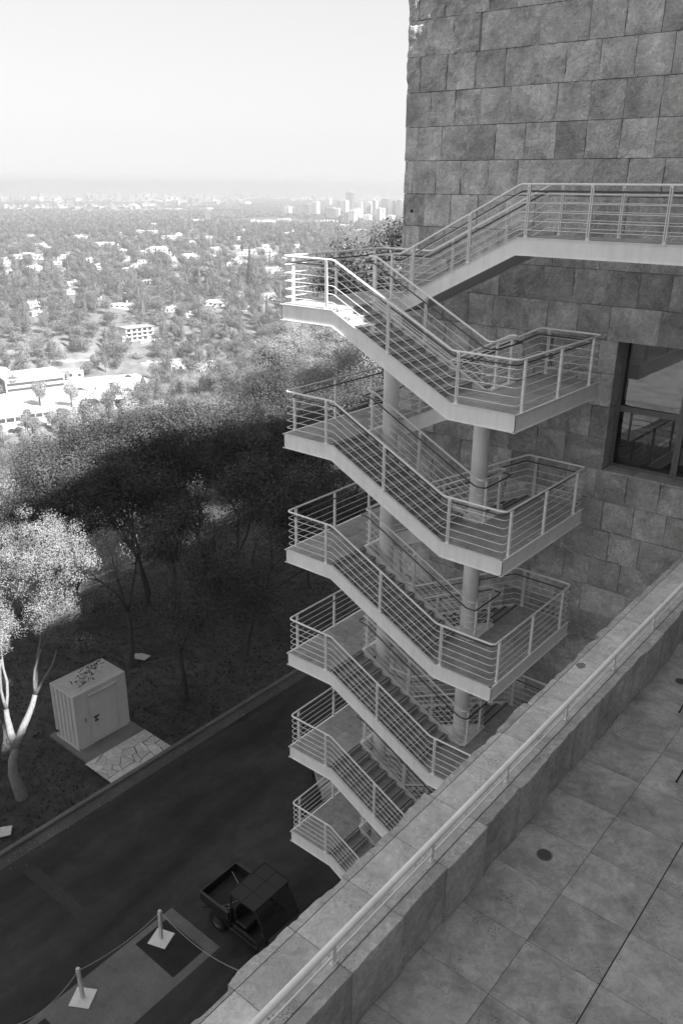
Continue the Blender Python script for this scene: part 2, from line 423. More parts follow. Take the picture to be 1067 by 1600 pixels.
# window
M['glass'] = mat('window_glass', .02, .02, .5)
g = NG(M['glass']); t_ = g.n('ShaderNodeBsdfTransparent'); gl = g.n('ShaderNodeBsdfGlossy'); gl.inputs['Roughness'].default_value = .01
fr = g.n('ShaderNodeFresnel'); fr.inputs[0].default_value = 1.7; mxs = g.n('ShaderNodeMixShader')
t_.inputs[0].default_value = (.85, .85, .85, 1)
g.l(g.ramp(fr.outputs[0], 0, .06, 1, 1), mxs.inputs[0]); g.l(t_.outputs[0], mxs.inputs[1]); g.l(gl.outputs[0], mxs.inputs[2])
g.l(mxs.outputs[0], g.t.nodes['Material Output'].inputs[0])
M['blind'] = mat('grey_roller_blind', .7, .9); M['room'] = mat('dark_room', .05, .9); M['floorroom'] = mat('room_carpet', .07, .9)
yg = YW + .5
nb = 3; bw_ = 1.523
for i in range(nb):
    xa = x0 + .003 + i * bw_; xb = xa + bw_ - .004
    w_ = thing('w', '', '') if False else None
    fb = MB()
    fw = .07
    fb.box((xa, yg - .06, z0 + .01), (xa + fw, yg + .04, z1)); fb.box((xb - fw, yg - .06, z0 + .01), (xb, yg + .04, z1))
    fb.box((xa + fw, yg - .058, z0 + .01), (xb - fw, yg + .038, z0 + .01 + fw)); fb.box((xa + fw, yg - .058, z1 - fw), (xb - fw, yg + .038, z1 - .002))
    fb.box((xa + fw, yg - .055, -4.90), (xb - fw, yg + .035, -4.76))
    win = fb.build('window', M['metal_frame'], bld, O)
    gb = MB(); gb.box((xa + fw, yg - .012, z0 + .08), (xb - fw, yg - .006, -4.902)); gb.build('window_pane', M['glass'], win)
    bpy.data.objects[-1] if False else None
    gb2 = MB(); gb2.box((xa + fw, yg - .012, -4.758), (xb - fw, yg - .006, z1 - fw)); gb2.build('window_pane', M['glass'], win)
    bb = MB(); bb.box((xa + fw + .03, yg + .06, -4.62), (xb - fw - .02, yg + .065, z1 - fw)); bb.tube([(xa + fw + .03, yg + .062, -4.62), (xb - fw - .02, yg + .062, -4.62)], .016, 6); bb.build('roller_blind', M['blind'], win)
# children of window keep museum-local coordinates
for o in bpy.data.objects:
    if o.parent and o.parent.name.startswith('window') and o.type == 'MESH':
        o.data.transform(Matrix.Translation((-O[0], -O[1], -O[2])))
rb = MB(); rb.box((x0, YW + .55, z0 - .05), (x1, YW + 4.5, z0 + .0)); rb.build('room_floor', M['floorroom'], bld, O)
# desk lamp and desk just inside the window
ds = thing('desk', 'dark desk standing inside behind the lower window pane', 'desk', (-5.6, 19.75, z0))
db = MB(); db.box((-.9, -.35, .70), (.9, .35, .74), .5, .005); db.build('desk_top', mat('desk_wood', .12, .4), ds)
for sx in (-.82, .82):
    for sy in (-.29, .29):
        lb = MB(); lb.box((sx - .025, sy - .025, 0), (sx + .025, sy + .025, .70)); lb.build('leg', M['metal_frame'], ds)
lp = thing('desk_lamp', 'white curved desk lamp seen through the lower window pane', 'lamp', (-5.55, 19.5, z0 + .74))
lb = MB(); lb.cyl((0, 0), .09, 0, .02, 20); lb.build('base', M['white_steel'], lp)
lb = MB(); lb.tube([(0, 0, .02), (.02, 0, .25), (.12, 0, .5), (.2, 0, .62), (.16, 0, .7), (.06, 0, .66)], .014, 8); lb.build('stem', M['white_steel'], lp, smooth=True)
lb = MB(); lb.cyl((0.02, 0), .13, .42, .60, 24, .05); lb.build('lamp_shade', M['white_steel'], lp, smooth=True)

# ------------------------------------------------------------------ terrace with parapet
HF = -7.036; HC = -6.31
b = MB()
xl = [-3.10, -2.357, -1.60]
x = -1.586
cols = [(-3.24, -2.357), (-2.357, -1.597)] + [(-1.590 + i * .762, -1.590 + (i + 1) * .762) for i in range(13)]
for ci, (xa, xb) in enumerate(cols):
    for j in range(-14, 17):
        y = 5.875 + j * .762
        if y + .762 > 18.35: continue
        rr = random.Random(ci * 100 + j)
        b.box((xa + .002, y + .002, HF - .04), (xb - .002, y + .760, HF + rr.uniform(-.0006, .0006)), min(1, max(0, rr.gauss(.5, .25))), .0025)
tag(b.build('terrace_floor', M['floor_stone']), kind='structure')
b = MB(); b.box((-3.70, -4.8, HF - .5), (8, 18.3, HF - .009)); tag(b.build('terrace_slab', M['joint']), kind='structure')

pw = thing('parapet_wall', 'low travertine parapet with rough split edges along the terrace', 'wall', (-3.5, 3.24, HF))
PO = (-3.5, 3.24, HF)
b = MB(); b2 = MB(); b3 = MB()
for j in range(-10, 20):
    y = 3.24 + j * .762
    if y > 18.2: continue
    y1 = min(y + .762, 18.28)
    rr = random.Random(j + 400)
    L = y1 - y; vis = y > 0
    # coping slab between the strips
    b.box((-3.768, y + .003, HC - .04), (-3.252, y1 - .003, HC), min(1, max(0, rr.gauss(.55, .2))), .003)
    # inner panel: split face towards the terrace
    rough_stone(b2, (-3.13, y, HF + .004), (0, 1, 0), (0, 0, 1), (1, 0, 0), L, HC - HF - .005, .113, rr.randrange(999), rr.choice([.005, .010, .016]), rr.random(), 22 if vis else 5, rr.uniform(-.015, .028), gap=.004, cham=.004)
    # outer panel: split face towards the road
    rough_stone(b3, (-3.86, y1, HC - 1.15), (0, -1, 0), (0, 0, 1), (-1, 0, 0), L, 1.148, .083, rr.randrange(999), rr.choice([.018, .028, .036]), rr.random(), 22 if vis else 5, rr.uniform(-.01, .02), gap=.004, cham=.004)
b.build('coping', M['coping_stone'], pw, PO)
b2.build('inner_panel', M['parapet_stone'], pw, PO); b3.build('outer_panel', M['parapet_stone'], pw, PO)
b = MB(); b.box((-3.765, -4.4, HF - .5), (-3.25, 18.27, HC - .042)); b.build('wall_core', M['joint'], pw, PO)

tbld = thing('terrace_building', 'stone-clad building volume that carries the paved terrace', 'building', (-3.8, 3.24, G))
b = MB()
for k in range(0, 17):
    for j in range(-10, 20):
        z = HC - 1.152 - (k + 1) * .762; y = 3.24 + j * .762
        if z < G - .8 or y > 17.9: continue
        rr = random.Random(k * 50 + j)
        rough_stone(b, (-3.86, y + .762, z), (0, -1, 0), (0, 0, 1), (-1, 0, 0), .762, .762, .05, rr.randrange(999), .012, rr.random(), 3, rr.uniform(0, .01))
b.build('stone_cladding', M['wall_stone'], tbld, (-3.8, 3.24, G))
b = MB(); b.box((-3.80, -4.4, G - .5), (8, 18.25, HF - .51)); b.build('wall_core', M['joint'], tbld, (-3.8, 3.24, G))

hr = thing('parapet_handrail', 'white tubular handrail on short posts along the parapet top', 'handrail', (-3.3, 3.98, HC))
b = MB(); b.tube([(0, -7, .245), (0, 14.2, .245)], .034, 14); b.build('top_rail', M['white_steel'], hr, smooth=True)
b = MB(); b.tube([(.0, -7, .085), (0, 14.2, .085)], .011, 8); b.build('lower_rod', M['white_steel'], hr, smooth=True)
b = MB(); b.extr([(-.034, .004), (.034, .004), (.034, .03), (.024, .05), (.024, .22), (-.024, .22), (-.024, .05), (-.034, .03)], 'x', -.008, .008)
b.box((-.02, -.042, .002), (.02, .042, .009))
pr = b.build('post', M['white_steel'], hr, bevel=.002)
pr.location = (0, 0, 0)
for j in range(-4, 10):
    if j: link_mesh('post', pr, hr, (0, j * 1.535, 0))

# floor fittings, stain, chairs
for i, (x, y, lab) in enumerate(((-2.74, 7.03, 'round dark floor drain cover set in a paving slab below the parapet'), (-2.74, 11.61, 'round dark floor drain cover near the right edge of the picture'))):
    d = thing('floor_drain', lab, 'drain', (x, y, HF), 0, 'round drain covers in the terrace')
    b = MB(); b.cyl((0, 0), .078, -.01, .003, 32); b.build('cover', mat('drain_cover', .075, .6) if i == 0 else bpy.data.materials['drain_cover'], d)
    b = MB(); n = 40
    V = []; 
    for rr_, z in ((.080, .0), (.080, .004), (.092, .004), (.092, 0)):
        V += [(rr_ * math.cos(2 * math.pi * k / n), rr_ * math.sin(2 * math.pi * k / n), z) for k in range(n)]
    b.add(V, [(q * n + k, q * n + (k + 1) % n, (q + 1) * n + (k + 1) % n, (q + 1) * n + k) for q in range(3) for k in range(n)])
    b.build('rim', M['metal_frame'], d)
M['black_metal'] = mat('black_metal', .012, .4, .4)
def chair(x, y, rz, lab):
    t = thing('terrace_chair', lab, 'chair', (x, y, HF), rz, 'black metal chairs on the terrace')
    for (fx, fy, tx, ty) in ((0, 0, .10, .05), (0, .42, .10, .38), (.50, 0, .40, .05), (.50, .42, .40, .38)):
        b = MB(); b.tube([(fx, fy, .006), (tx, ty, .44)], .011, 8); b.tube([(fx, fy, .0), (fx, fy, .02)], .014, 8); b.build('leg', M['black_metal'], t)
    b = MB(); b.box((.07, .02, .44), (.43, .41, .455), .5, .005)
    for k in range(6): b.box((.08 + k * .06, .03, .455), (.12 + k * .06, .40, .462))
    b.build('seat', M['black_metal'], t)
    b = MB(); b.tube([(.42, .04, .45), (.50, .03, .86), (.50, .40, .86), (.42, .39, .45)], .011, 8)
    for k in range(4): b.box((.478 + k * .004, .05, .60 + k * .07), (.49 + k * .004, .39, .635 + k * .07))
    b.build('backrest', M['black_metal'], t)
    return t
chair(-2.49, 10.78, math.radians(-14), 'black metal chair whose thin leg shows beside the upper drain cover')
chair(-2.01, 9.24, math.radians(-20), 'black metal chair whose long thin leg shows at the right picture edge')

# ------------------------------------------------------------------ unseen blocks added out of frame, stepped and sized to cast the shade
def caster(lab, x0, y0, x1, y1, z1):
    w = thing('shade_caster', lab, 'building', (x0, y0, G))
    b = MB(); b.box((x0, y0, G), (x1, y1, z1)); b.build('wall', M['caster'], w, (x0, y0, G))
    b = MB(); b.box((x0 - .1, y0 - .1, z1), (x1 + .1, y1 + .1, z1 + .25)); b.build('roof', M['coping_stone'], w, (x0, y0, G))
    n = 0
    for zz in range(int(HF) + 2, int(z1) - 3, 4):
        for yy in np.arange(y0 + 1.5, y1 - 2, 3.0):
            b = MB(); b.box((x0 - .02, yy, zz), (x0 + .05, yy + 1.6, zz + 2)); b.build('window', M['metal_frame'], w, (x0, y0, G))
M['caster'] = stone_mat('caster_travertine', .3, .3, .25, False, .01)
caster('tall unseen stone block added beyond the right of the view to cast shade', 8.3, 13.33, 30, 42, 22.0)
caster('middle unseen stone block added behind the viewer to cast shade', 8.3, 10.8, 30, 13.2, 14.3)
caster('lower unseen stone block added behind the viewer to cast shade', 8.3, -30, 30, 10.7, 10.7)
# ------------------------------------------------------------------ the staircase
XL, XK, XKR, XR = -13.08, -11.58, -8.52, -7.02
YF0, YF1, YR0, YR1 = 13.75, 15.15, 16.17, 17.57
GL, GR = -11.56, -8.42            # edges of the gap between the lanes
ZT = -2.49 + 1.524
zL = lambda k: -2.49 - 3.048 * (k - 1)
zR = lambda k: zL(k) - 1.524
SO = (-10.05, 15.66, G)
stair = thing('exterior_staircase', 'white steel zigzag staircase with tubular railings rising beside the stone building', 'staircase', SO)
WS = M['white_steel']
def sb(mb, name, mt, parent=None, **k): return mb.build(name, mt, parent or stair, SO, **k)

HS = [.15, .325, .50, .675, .85]
HTOP = 1.03; HHAND = .90
def fillet(P, r=.11, n=5):
    """round the corners of a polyline"""
    P = [np.array(p, float) for p in P]; out = [P[0]]
    for i in range(1, len(P) - 1):
        a, b, c = P[i - 1], P[i], P[i + 1]
        u = a - b; v = c - b; lu = np.linalg.norm(u); lv = np.linalg.norm(v); u /= lu; v /= lv
        cs = max(-1, min(1, float(u @ v)))
        if cs < -.999: out.append(b); continue
        rr = min(r, lu * .45, lv * .45) if cs > -.5 else min(.07, lu * .4, lv * .4)
        p0 = b + u * rr; p2 = b + v * rr
        for k in range(n + 1):
            t = k / n; out.append((1 - t) ** 2 * p0 + 2 * t * (1 - t) * b + t * t * p2)
    out.append(P[-1]); return out
def up(P, h): return [(p[0], p[1], p[2] + h) for p in P]

_post = {}
def post_mesh(ax, h):
    key = (ax, round(h, 2))
    if key not in _post:
        b = MB()
        for s in (-1, 1):
            if ax == 'x': b.box((s * .021 - .009, -.025, -.03), (s * .021 + .009, .025, h), .5, .002)
            else: b.box((-.025, s * .021 - .009, -.03), (.025, s * .021 + .009, h), .5, .002)
        b.box((-.05, -.04, -.004), (.05, .04, .008), .5, .002)
        if ax == 'x': b.box((-.012, -.02, h - .05), (.012, .02, h + .01)); b.box((-.012, -.02, -.03), (.012, .02, .05))
        else: b.box((-.02, -.012, h - .05), (.02, .012, h + .01)); b.box((-.02, -.012, -.03), (.02, .012, .05))
        o = b.build('post', WS); me = o.data; bpy.data.objects.remove(o); _post[key] = me
    return _post[key]
def railing(path, posts, hand=None, parent=None, handext=True):
    b = MB()
    for h in HS: b.tube(fillet(up(path, h)), .0085, 6)
    ro = sb(b, 'railing', WS, parent, smooth=True)
    b = MB(); b.tube(fillet(up(path, HTOP), .12, 7), .0235, 10); sb(b, 'top_rail', WS, ro, smooth=True)
    for o in (ro.children): pass
    if hand:
        b = MB(); b.tube(fillet(up(hand, HHAND), .11, 6), .017, 8)
        sb(b, 'handrail', M['dark_rail'], ro, smooth=True)
    for (x, y, z, ax) in posts:
        p = bpy.data.objects.new('post', post_mesh(ax, HTOP)); C.objects.link(p); p.parent = ro
        p.location = (x - SO[0], y - SO[1], z - SO[2])
    return ro

def fascia(mb, pts, depth, t=.014, side=1, lip=.03):
    """vertical plate following pts (x,z) at constant y, with small flanges top and bottom. side: sign of outward y"""
    pass
DEP = .36
def fascia_xz(mb, y, out, pts, depth=DEP):
    """pts (x,z) run; plate in plane y, flanges stick outwards by 'out' (signed)"""
    n = len(pts); ya, yb = y, y + .012 * (-1 if out > 0 else 1)
    top = [(p[0], p[1]) for p in pts]; bot = [(p[0], p[1] - depth) for p in pts]
    for i in range(n - 1):
        mb.extr([bot[i], bot[i + 1], top[i + 1], top[i]], 'y', ya, yb)
        for zt, zb in ((0, -.014), (-depth + .014, -depth)):
            mb.extr([(pts[i][0], pts[i][1] + zb), (pts[i + 1][0], pts[i + 1][1] + zb), (pts[i + 1][0], pts[i + 1][1] + zt), (pts[i][0], pts[i][1] + zt)], 'y', y + out + (.0007 if out > 0 else -.0007), y - (.05 if out > 0 else -.05))
def fascia_yz(mb, x, out, y0, y1, z, depth=DEP):
    xa, xb = x, x + .012 * (-1 if out > 0 else 1)
    mb.box((xa, y0, z - depth + .0005), (xb, y1, z - .0005))
    for zt, zb in ((.0, -.014), (-depth + .014, -depth)):
        mb.box((x + out, y0 - .035, z + zb), (x - (.05 if out > 0 else -.05), y1 + .035, z + zt))

def deck(name, x0, x1, y0, y1, z, notch=None):
    b = MB(); nx = max(1, round((x1 - x0) / .76)); ny = max(1, round((y1 - y0) / .78)); dx = (x1 - x0) / nx; dy = (y1 - y0) / ny
    for i in range(nx):
        for j in range(ny):
            b.box((x0 + i * dx + .002, y0 + j * dy + .002, z - .03), (x0 + (i + 1) * dx - .002, y0 + (j + 1) * dy - .002, z + .002 + R.uniform(-.0005, .0005)), min(1, max(0, R.gauss(.5, .25))), .002)
    return b
def landing(side, z, k):
    if side == 'L': x0, x1 = XL + .02, GL - .02
    else: x0, x1 = GR + .02, XR - .02
    b = deck('landing', x0, x1, YF0 + .02, YR1 - .02, z)
    # strips that run on to the first and last step
    if side == 'L':
        xs = (GL - .018, -11.29)
        b.box((xs[0], YR0 + .03, z - .03), (xs[1], YR1 - .02, z + .0015), R.random())
    else:
        b.box((-8.82, YF0 + .02, z - .03), (GR + .018, YF1 - .03, z + .0015), R.random())
        b.box((-8.50, YR0 + .03, z - .03), (GR + .018, YR1 - .02, z + .0015), R.random())
    dk = sb(b, 'landing', M['stair_stone'])
    f = MB()
    if side == 'L': fascia_yz(f, XL, -.022, YF0, YR1, z)
    else: fascia_yz(f, XR, .022, YF0, YR1, z)
    # gap edge with a low kerb
    if side == 'L': f.box((GL - .015, YF1 - .02, z - DEP), (GL, YR0 + .02, z + .05)); f.box((GL - .10, YF1 + .0, z + .003), (GL - .016, YR0 - .0, z + .045), .5, .004)
    else: f.box((GR, YF1 - .02, z - DEP), (GR + .015, YR0 + .02, z + .05)); f.box((GR + .016, YF1, z + .003), (GR + .10, YR0, z + .045), .5, .004)
    sb(f, 'fascia', WS, dk)
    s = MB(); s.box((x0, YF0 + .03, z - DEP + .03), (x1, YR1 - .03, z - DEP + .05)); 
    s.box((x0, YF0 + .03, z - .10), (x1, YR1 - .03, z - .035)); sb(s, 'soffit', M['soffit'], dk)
    return dk

# one tread with its riser and dark nosing strip, shared by every flight
def tread_objs(parent, x, y0, z, dirx):
    for key, mk in (('tread', 0),):
        if (dirx, 'm') not in _post:
            w = 1.33; b = MB(); d = dirx
            b.box((0, 0, -.035), (d * .06, w, .0), .55, .003); b.box((d * .0845, 0, -.035), (d * .335, w, .0), .45, .003)
            o = b.build('tread', M['stair_stone']); _post[(dirx, 'm')] = o.data; bpy.data.objects.remove(o)
            b = MB(); b.box((d * .061, .0, -.03), (d * .0835, w, -.004)); b.box((d * .02, 0, -.16), (d * .03, w, -.122)); o = b.build('strip', M['strip']); _post[(dirx, 's')] = o.data; bpy.data.objects.remove(o)
            b = MB(); b.box((d * .018, .002, -.119), (d * .04, w - .002, -.037), .6, .002); o = b.build('riser', M['stair_stone']); _post[(dirx, 'r')] = o.data; bpy.data.objects.remove(o)
def flight(x_first, y0, z_top, dirx, n=10, full=True, label=None):
    """going down in direction dirx from nosing x_first at z_top; lane starts at y0"""
    y1 = y0 + 1.40
    b = MB()
    run = .3055
    # inner soffit slab
    xa = x_first; xb = x_first + dirx * run * (n - 1) + dirx * .28
    za = z_top; zb = z_top - .1524 * (n - 1) - .14
    b.extr([(xa, za - DEP + .03), (xb, zb - DEP + .03), (xb, zb - DEP + .05), (xa, za - DEP + .05)], 'y', y0 + .03, y1 - .03)
    fl = sb(b, 'flight', M['soffit'])
    tread_objs(fl, 0, 0, 0, dirx)
    for i in range(n):
        # nosing i: at i the riser falls to the next level
        x = x_first + dirx * run * i; z = z_top - .1524 * i
        # step surface i (i>=1) lies behind nosing i: from x-run to x
        if i >= 1:
            o = bpy.data.objects.new('tread', _post[(dirx * -1, 'm')] if False else TREAD[dirx]); C.objects.link(o); o.parent = fl
            o.location = (x - SO[0], y0 + .035 - SO[1], z - SO[2])
    rz = MB(); st = MB()
    w0, w1 = y0 + .036, y1 - .036
    for i in range(n):
        x = x_first + dirx * run * i; z = z_top - .1524 * i
        a_, b_ = sorted((x - dirx * .012, x - dirx * .032)); rz.box((a_, w0, z - .150), (b_, w1, z - .037), .62)
        a_, b_ = sorted((x - dirx * .058, x - dirx * .092)); st.box((a_, w0, z - .02), (b_, w1, z + .0035))
        # thin dark gap under the nosing
        a_, b_ = sorted((x - dirx * .0105, x - dirx * .013)); st.box((a_, w0, z - .048), (b_, w1, z - .036))
    sb(rz, 'risers', M['stair_stone'], fl); sb(st, 'grip_strips', M['strip'], fl)
    return fl
TREAD = {}
for d in (1, -1):
    b = MB(); b.box((-d * .325, 0, -.035), (0, 1.33, 0), .5, .003); o = b.build('tread', M['stair_stone']); TREAD[d] = o.data; bpy.data.objects.remove(o)

NL = 6
# walkway and flight from the museum level down to the topmost landing
b = deck('w', -8.30, -.2, YR0 + .02, YR1 - .02, ZT); b.box((-8.62, YR0 + .03, ZT - .03), (-8.302, YR1 - .02, ZT + .001), .5)
wk = sb(b, 'walkway', M['stair_stone'])
f = MB()
tp = [(-.2, ZT), (-8.60, ZT), (-11.60, zL(1))]
fascia_xz(f, YR0, -.022, tp + [(-11.75, zL(1))]); fascia_xz(f, YR1, .022, tp + [(XL, zL(1))])
sb(f, 'stringer', WS, wk)
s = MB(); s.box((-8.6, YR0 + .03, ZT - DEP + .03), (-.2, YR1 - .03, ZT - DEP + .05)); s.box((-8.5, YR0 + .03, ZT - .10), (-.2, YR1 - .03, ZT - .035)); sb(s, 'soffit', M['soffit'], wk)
flight(-8.60, YR0, ZT, -1)

for k in range(1, NL + 1):
    z, zr = zL(k), zR(k)
    landing('L', z, k); landing('R', zr, k)
    flight(-11.56, YF0, z, 1); flight(-8.50, YR0, zr, -1)
    f = MB()
    fascia_xz(f, YF0, -.022, [(XL, z), (XK, z), (XKR, zr), (XR, zr)])
    fascia_xz(f, YF1, .022, [(GL - .02, z + .03), (XK + .05, z + .03), (XKR, zr + .03), (GR + .03, zr + .03)], DEP + .03)
    zn = zL(k + 1)
    fascia_xz(f, YR0, -.022, [(GR + .03, zr + .03), (XKR + .03, zr + .03), (XK + .03, zn + .03), (GL - .02, zn + .03)], DEP + .03)
    fascia_xz(f, YR1, .022, [(XR, zr), (XKR + .02, zr), (XK, zn), (XL, zn)])
    sb(f, 'stringer', WS)
# railings
oy0, oy1, ox0, ox1 = YF0 + .03, YR1 - .03, XL + .035, XR - .035
iy0, iy1 = YF1 - .005, YR0 + .005
hd = .10
# level 1 is fed by the walkway
outer = [(-.2, oy1, ZT), (-8.60, oy1, ZT), (-11.60, oy1, zL(1)), (ox0, oy1, zL(1)), (ox0, oy0, zL(1)), (XK, oy0, zL(1)), (XKR, oy0, zR(1)), (ox1, oy0, zR(1)), (ox1, oy1, zR(1)), (XKR, oy1, zR(1)), (XK, oy1, zL(2))]
def hand_outer(P):
    out = []
    for (x, y, z) in P:
        yy = y - hd if abs(y - oy1) < .01 else y + hd
        xx = x
        if abs(x - ox0) < .01: xx = x + hd
        if abs(x - ox1) < .01: xx = x - hd
        out.append((xx, yy, z))
    return out
def outer_posts(k):
    z, zr, zn = zL(k), zR(k), zL(k + 1)
    zm = lambda x: z + (zr - z) * (x - XK) / (XKR - XK)
    zq = lambda x: zr + (zn - zr) * (x - XKR) / (XK - XKR)
    P = [(ox0, 17.13, z, 'y'), (ox0, 15.63, z, 'y'), (ox0, 14.10, z, 'y'), (-11.77, oy0, z, 'x'), (-10.10, oy0, zm(-10.10), 'x'),
         (-8.37, oy0, zr, 'x'), (ox1, 14.03, zr, 'y'), (ox1, 15.58, zr, 'y'), (ox1, 17.12, zr, 'y'), (-8.30, oy1, zr, 'x'), (-9.95, oy1, zq(-9.95), 'x'), (-11.75, oy1, zn, 'x')]
    return P
tpz = lambda x: ZT + (zL(1) - ZT) * (x + 8.6) / (-3.0)
railing(outer, [(x, oy1, ZT, 'x') for x in (-8.32, -6.98, -5.6, -4.1, -2.6, -1.1)] + [(-9.6, oy1, tpz(-9.6), 'x'), (-11.0, oy1, tpz(-11.0), 'x'), (-12.2, oy1, zL(1), 'x')] + outer_posts(1), hand_outer(outer))
gx0, gx1 = GL - .05, GR + .05
innerT = [(-.2, iy1, ZT), (-8.60, iy1, ZT), (-11.55, iy1, zL(1)), (gx0 - .1, iy1, zL(1)), (gx0 - .1, iy0, zL(1)), (XK + .1, iy0, zL(1) ), (XKR, iy0, zR(1)), (gx1, iy0, zR(1)), (gx1, iy1, zR(1)), (XKR - .02, iy1, zR(1)), (XK + .03, iy1, zL(2))]
def hand_inner(P):
    out = []
    for (x, y, z) in P:
        yy = y + hd if abs(y - iy1) < .01 else y - hd
        xx = x
        if x < -11.57: xx = x - hd
        if x > GR - .02 and x > -8.45 and x < -8: xx = x + hd
        out.append((xx, yy, z))
    return out
def inner_posts(k):
    z, zr, zn = zL(k), zR(k), zL(k + 1)
    zm = lambda x: z + (zr - z) * (x - XK) / (XKR - XK)
    zq = lambda x: zr + (zn - zr) * (x - XKR) / (XK - XKR)
    return [(gx0 - .02, 15.33, z, 'y'), (gx0 - .02, 15.95, z, 'y'), (-10.10, iy0, zm(-10.10), 'x'), (gx1, 15.30, zr, 'y'), (gx1, 15.92, zr, 'y'), (-10.0, iy1, zq(-10.0), 'x')]
railing(innerT, [(x, iy1, ZT, 'x') for x in (-8.41, -7.06, -5.55, -4.1, -2.6, -1.1)] + [(-9.75, iy1, tpz(-9.75), 'x'), (-11.2, iy1, tpz(-11.2), 'x')] + inner_posts(1), hand_inner(innerT))
for k in range(2, NL + 1):
    z, zr, zn = zL(k), zR(k), zL(k + 1)
    outer = [(XK - .005, oy1, z), (ox0, oy1, z), (ox0, oy0, z), (XK, oy0, z), (XKR, oy0, zr), (ox1, oy0, zr), (ox1, oy1, zr), (XKR, oy1, zr), (XK, oy1, zn)]
    railing(outer, outer_posts(k), hand_outer(outer))
    inner = [(gx0 + .12, iy1, z), (gx0 - .02, iy1, z), (gx0 - .02, iy0, z), (XK + .1, iy0, z), (XKR, iy0, zr), (gx1, iy0, zr), (gx1, iy1, zr), (XKR - .02, iy1, zr), (XK + .12, iy1, zn)]
    railing(inner, inner_posts(k), hand_inner(inner))
# columns
for x, zt in ((-8.79, zR(1) - DEP), (-11.33, zL(1) - DEP + .1)):
    b = MB(); b.cyl((x, 15.66), .19, G, zt, 36); o = sb(b, 'column', WS, smooth=True)
    for k in range(1, NL + 1):
        br = MB()
        if x > -9: br.box((x + .17, 15.58, zR(k) - .30), (GR - .001, 15.74, zR(k) - .02), .5, .004)
        else: br.box((GL + .001, 15.58, zL(k) - .30), (x - .02, 15.74, zL(k) - .02), .5, .004)
        sb(br, 'bracket', WS, o)
# smooth-shaded column caps need a crease
for o in bpy.data.objects:
    if o.name.startswith(('column', 'top_rail', 'lower_rod', 'handrail')) and o.type == 'MESH':
        try:
            o.data.set_sharp_from_angle(angle=math.radians(50))
        except Exception: pass
# ------------------------------------------------------------------ tree meshes
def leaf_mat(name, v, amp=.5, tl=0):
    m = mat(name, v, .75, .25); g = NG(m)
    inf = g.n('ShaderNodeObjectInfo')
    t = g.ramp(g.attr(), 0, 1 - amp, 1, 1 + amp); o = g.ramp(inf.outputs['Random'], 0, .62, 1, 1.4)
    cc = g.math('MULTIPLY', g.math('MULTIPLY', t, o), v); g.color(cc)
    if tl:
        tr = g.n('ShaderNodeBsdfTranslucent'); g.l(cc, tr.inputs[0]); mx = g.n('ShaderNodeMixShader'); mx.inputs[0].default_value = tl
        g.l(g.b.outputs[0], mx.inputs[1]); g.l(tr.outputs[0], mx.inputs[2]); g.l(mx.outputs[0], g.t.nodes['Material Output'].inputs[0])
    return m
M['leaf'] = leaf_mat('shade_darkened_leaves', .065, .5, .15); M['leaf_pale'] = leaf_mat('pale_leaves', .20, .25, .22); M['leaf_far'] = leaf_mat('mixed_foliage', .21, .35, .2); M['leaf_dark'] = leaf_mat('dark_needles', .05)  # first tone: the wood's foliage darkened, grove shade put into the colour
def bark(name, v):
    m = mat(name, v, .9, .1); g = NG(m); mp = g.n('ShaderNodeMapping'); mp.inputs['Scale'].default_value = (9, 9, 1.6); g.l(g.coord(), mp.inputs['Vector'])
    n = g.noise(2.2, 6, .7, mp.outputs[0]); g.color(g.math('MULTIPLY', g.ramp(n, .3, .6, .7, 1.3), v)); g.bump(n, .03); return m
M['bark'] = bark('grey_bark', .07); M['bark_pale'] = bark('pale_bark', .19)

def np_mesh(name, V, F4, tint, mt, smooth=False):
    me = bpy.data.meshes.new(name); nv = len(V); nf = len(F4)
    me.vertices.add(nv); me.vertices.foreach_set('co', np.asarray(V, np.float32).ravel())
    me.loops.add(nf * 4); me.loops.foreach_set('vertex_index', np.asarray(F4, np.int32).ravel())
    me.polygons.add(nf); me.polygons.foreach_set('loop_start', np.arange(0, nf * 4, 4, dtype=np.int32))
    me.update(calc_edges=True)
    at = me.attributes.new('tint', 'FLOAT', 'POINT'); at.data.foreach_set('value', np.asarray(tint, np.float32))
    me.materials.append(mt); return me
def leaf_cloud(cent, size, rng, aspect=.5, upb=.35, sizes=None, tint=None, out=None):
    """one rhombic leaf per centre"""
    n = len(cent)
    nrm = rng.normal(size=(n, 3)); nrm[:, 2] = np.abs(nrm[:, 2]) + upb
    if out is not None: nrm = out + rng.normal(size=(n, 3)) * .25
    nrm[:, 2] += 1e-3; nrm /= np.linalg.norm(nrm, axis=1, keepdims=True)
    a = rng.normal(size=(n, 3)); a -= nrm * (a * nrm).sum(1, keepdims=True); a /= np.linalg.norm(a, axis=1, keepdims=True)
    b = np.cross(nrm, a)
    s = (size * rng.uniform(.6, 1.3, n))[:, None] if sizes is None else sizes[:, None]
    V = np.stack([cent - a * s * .5, cent + b * s * aspect * .5 + nrm * s * .06, cent + a * s * .5, cent - b * s * aspect * .5 + nrm * s * .06], 1).reshape(-1, 3)
    F = np.arange(n * 4).reshape(-1, 4)
    t = rng.uniform(0, 1, n) if tint is None else tint
    return V, F, np.repeat(t, 4)

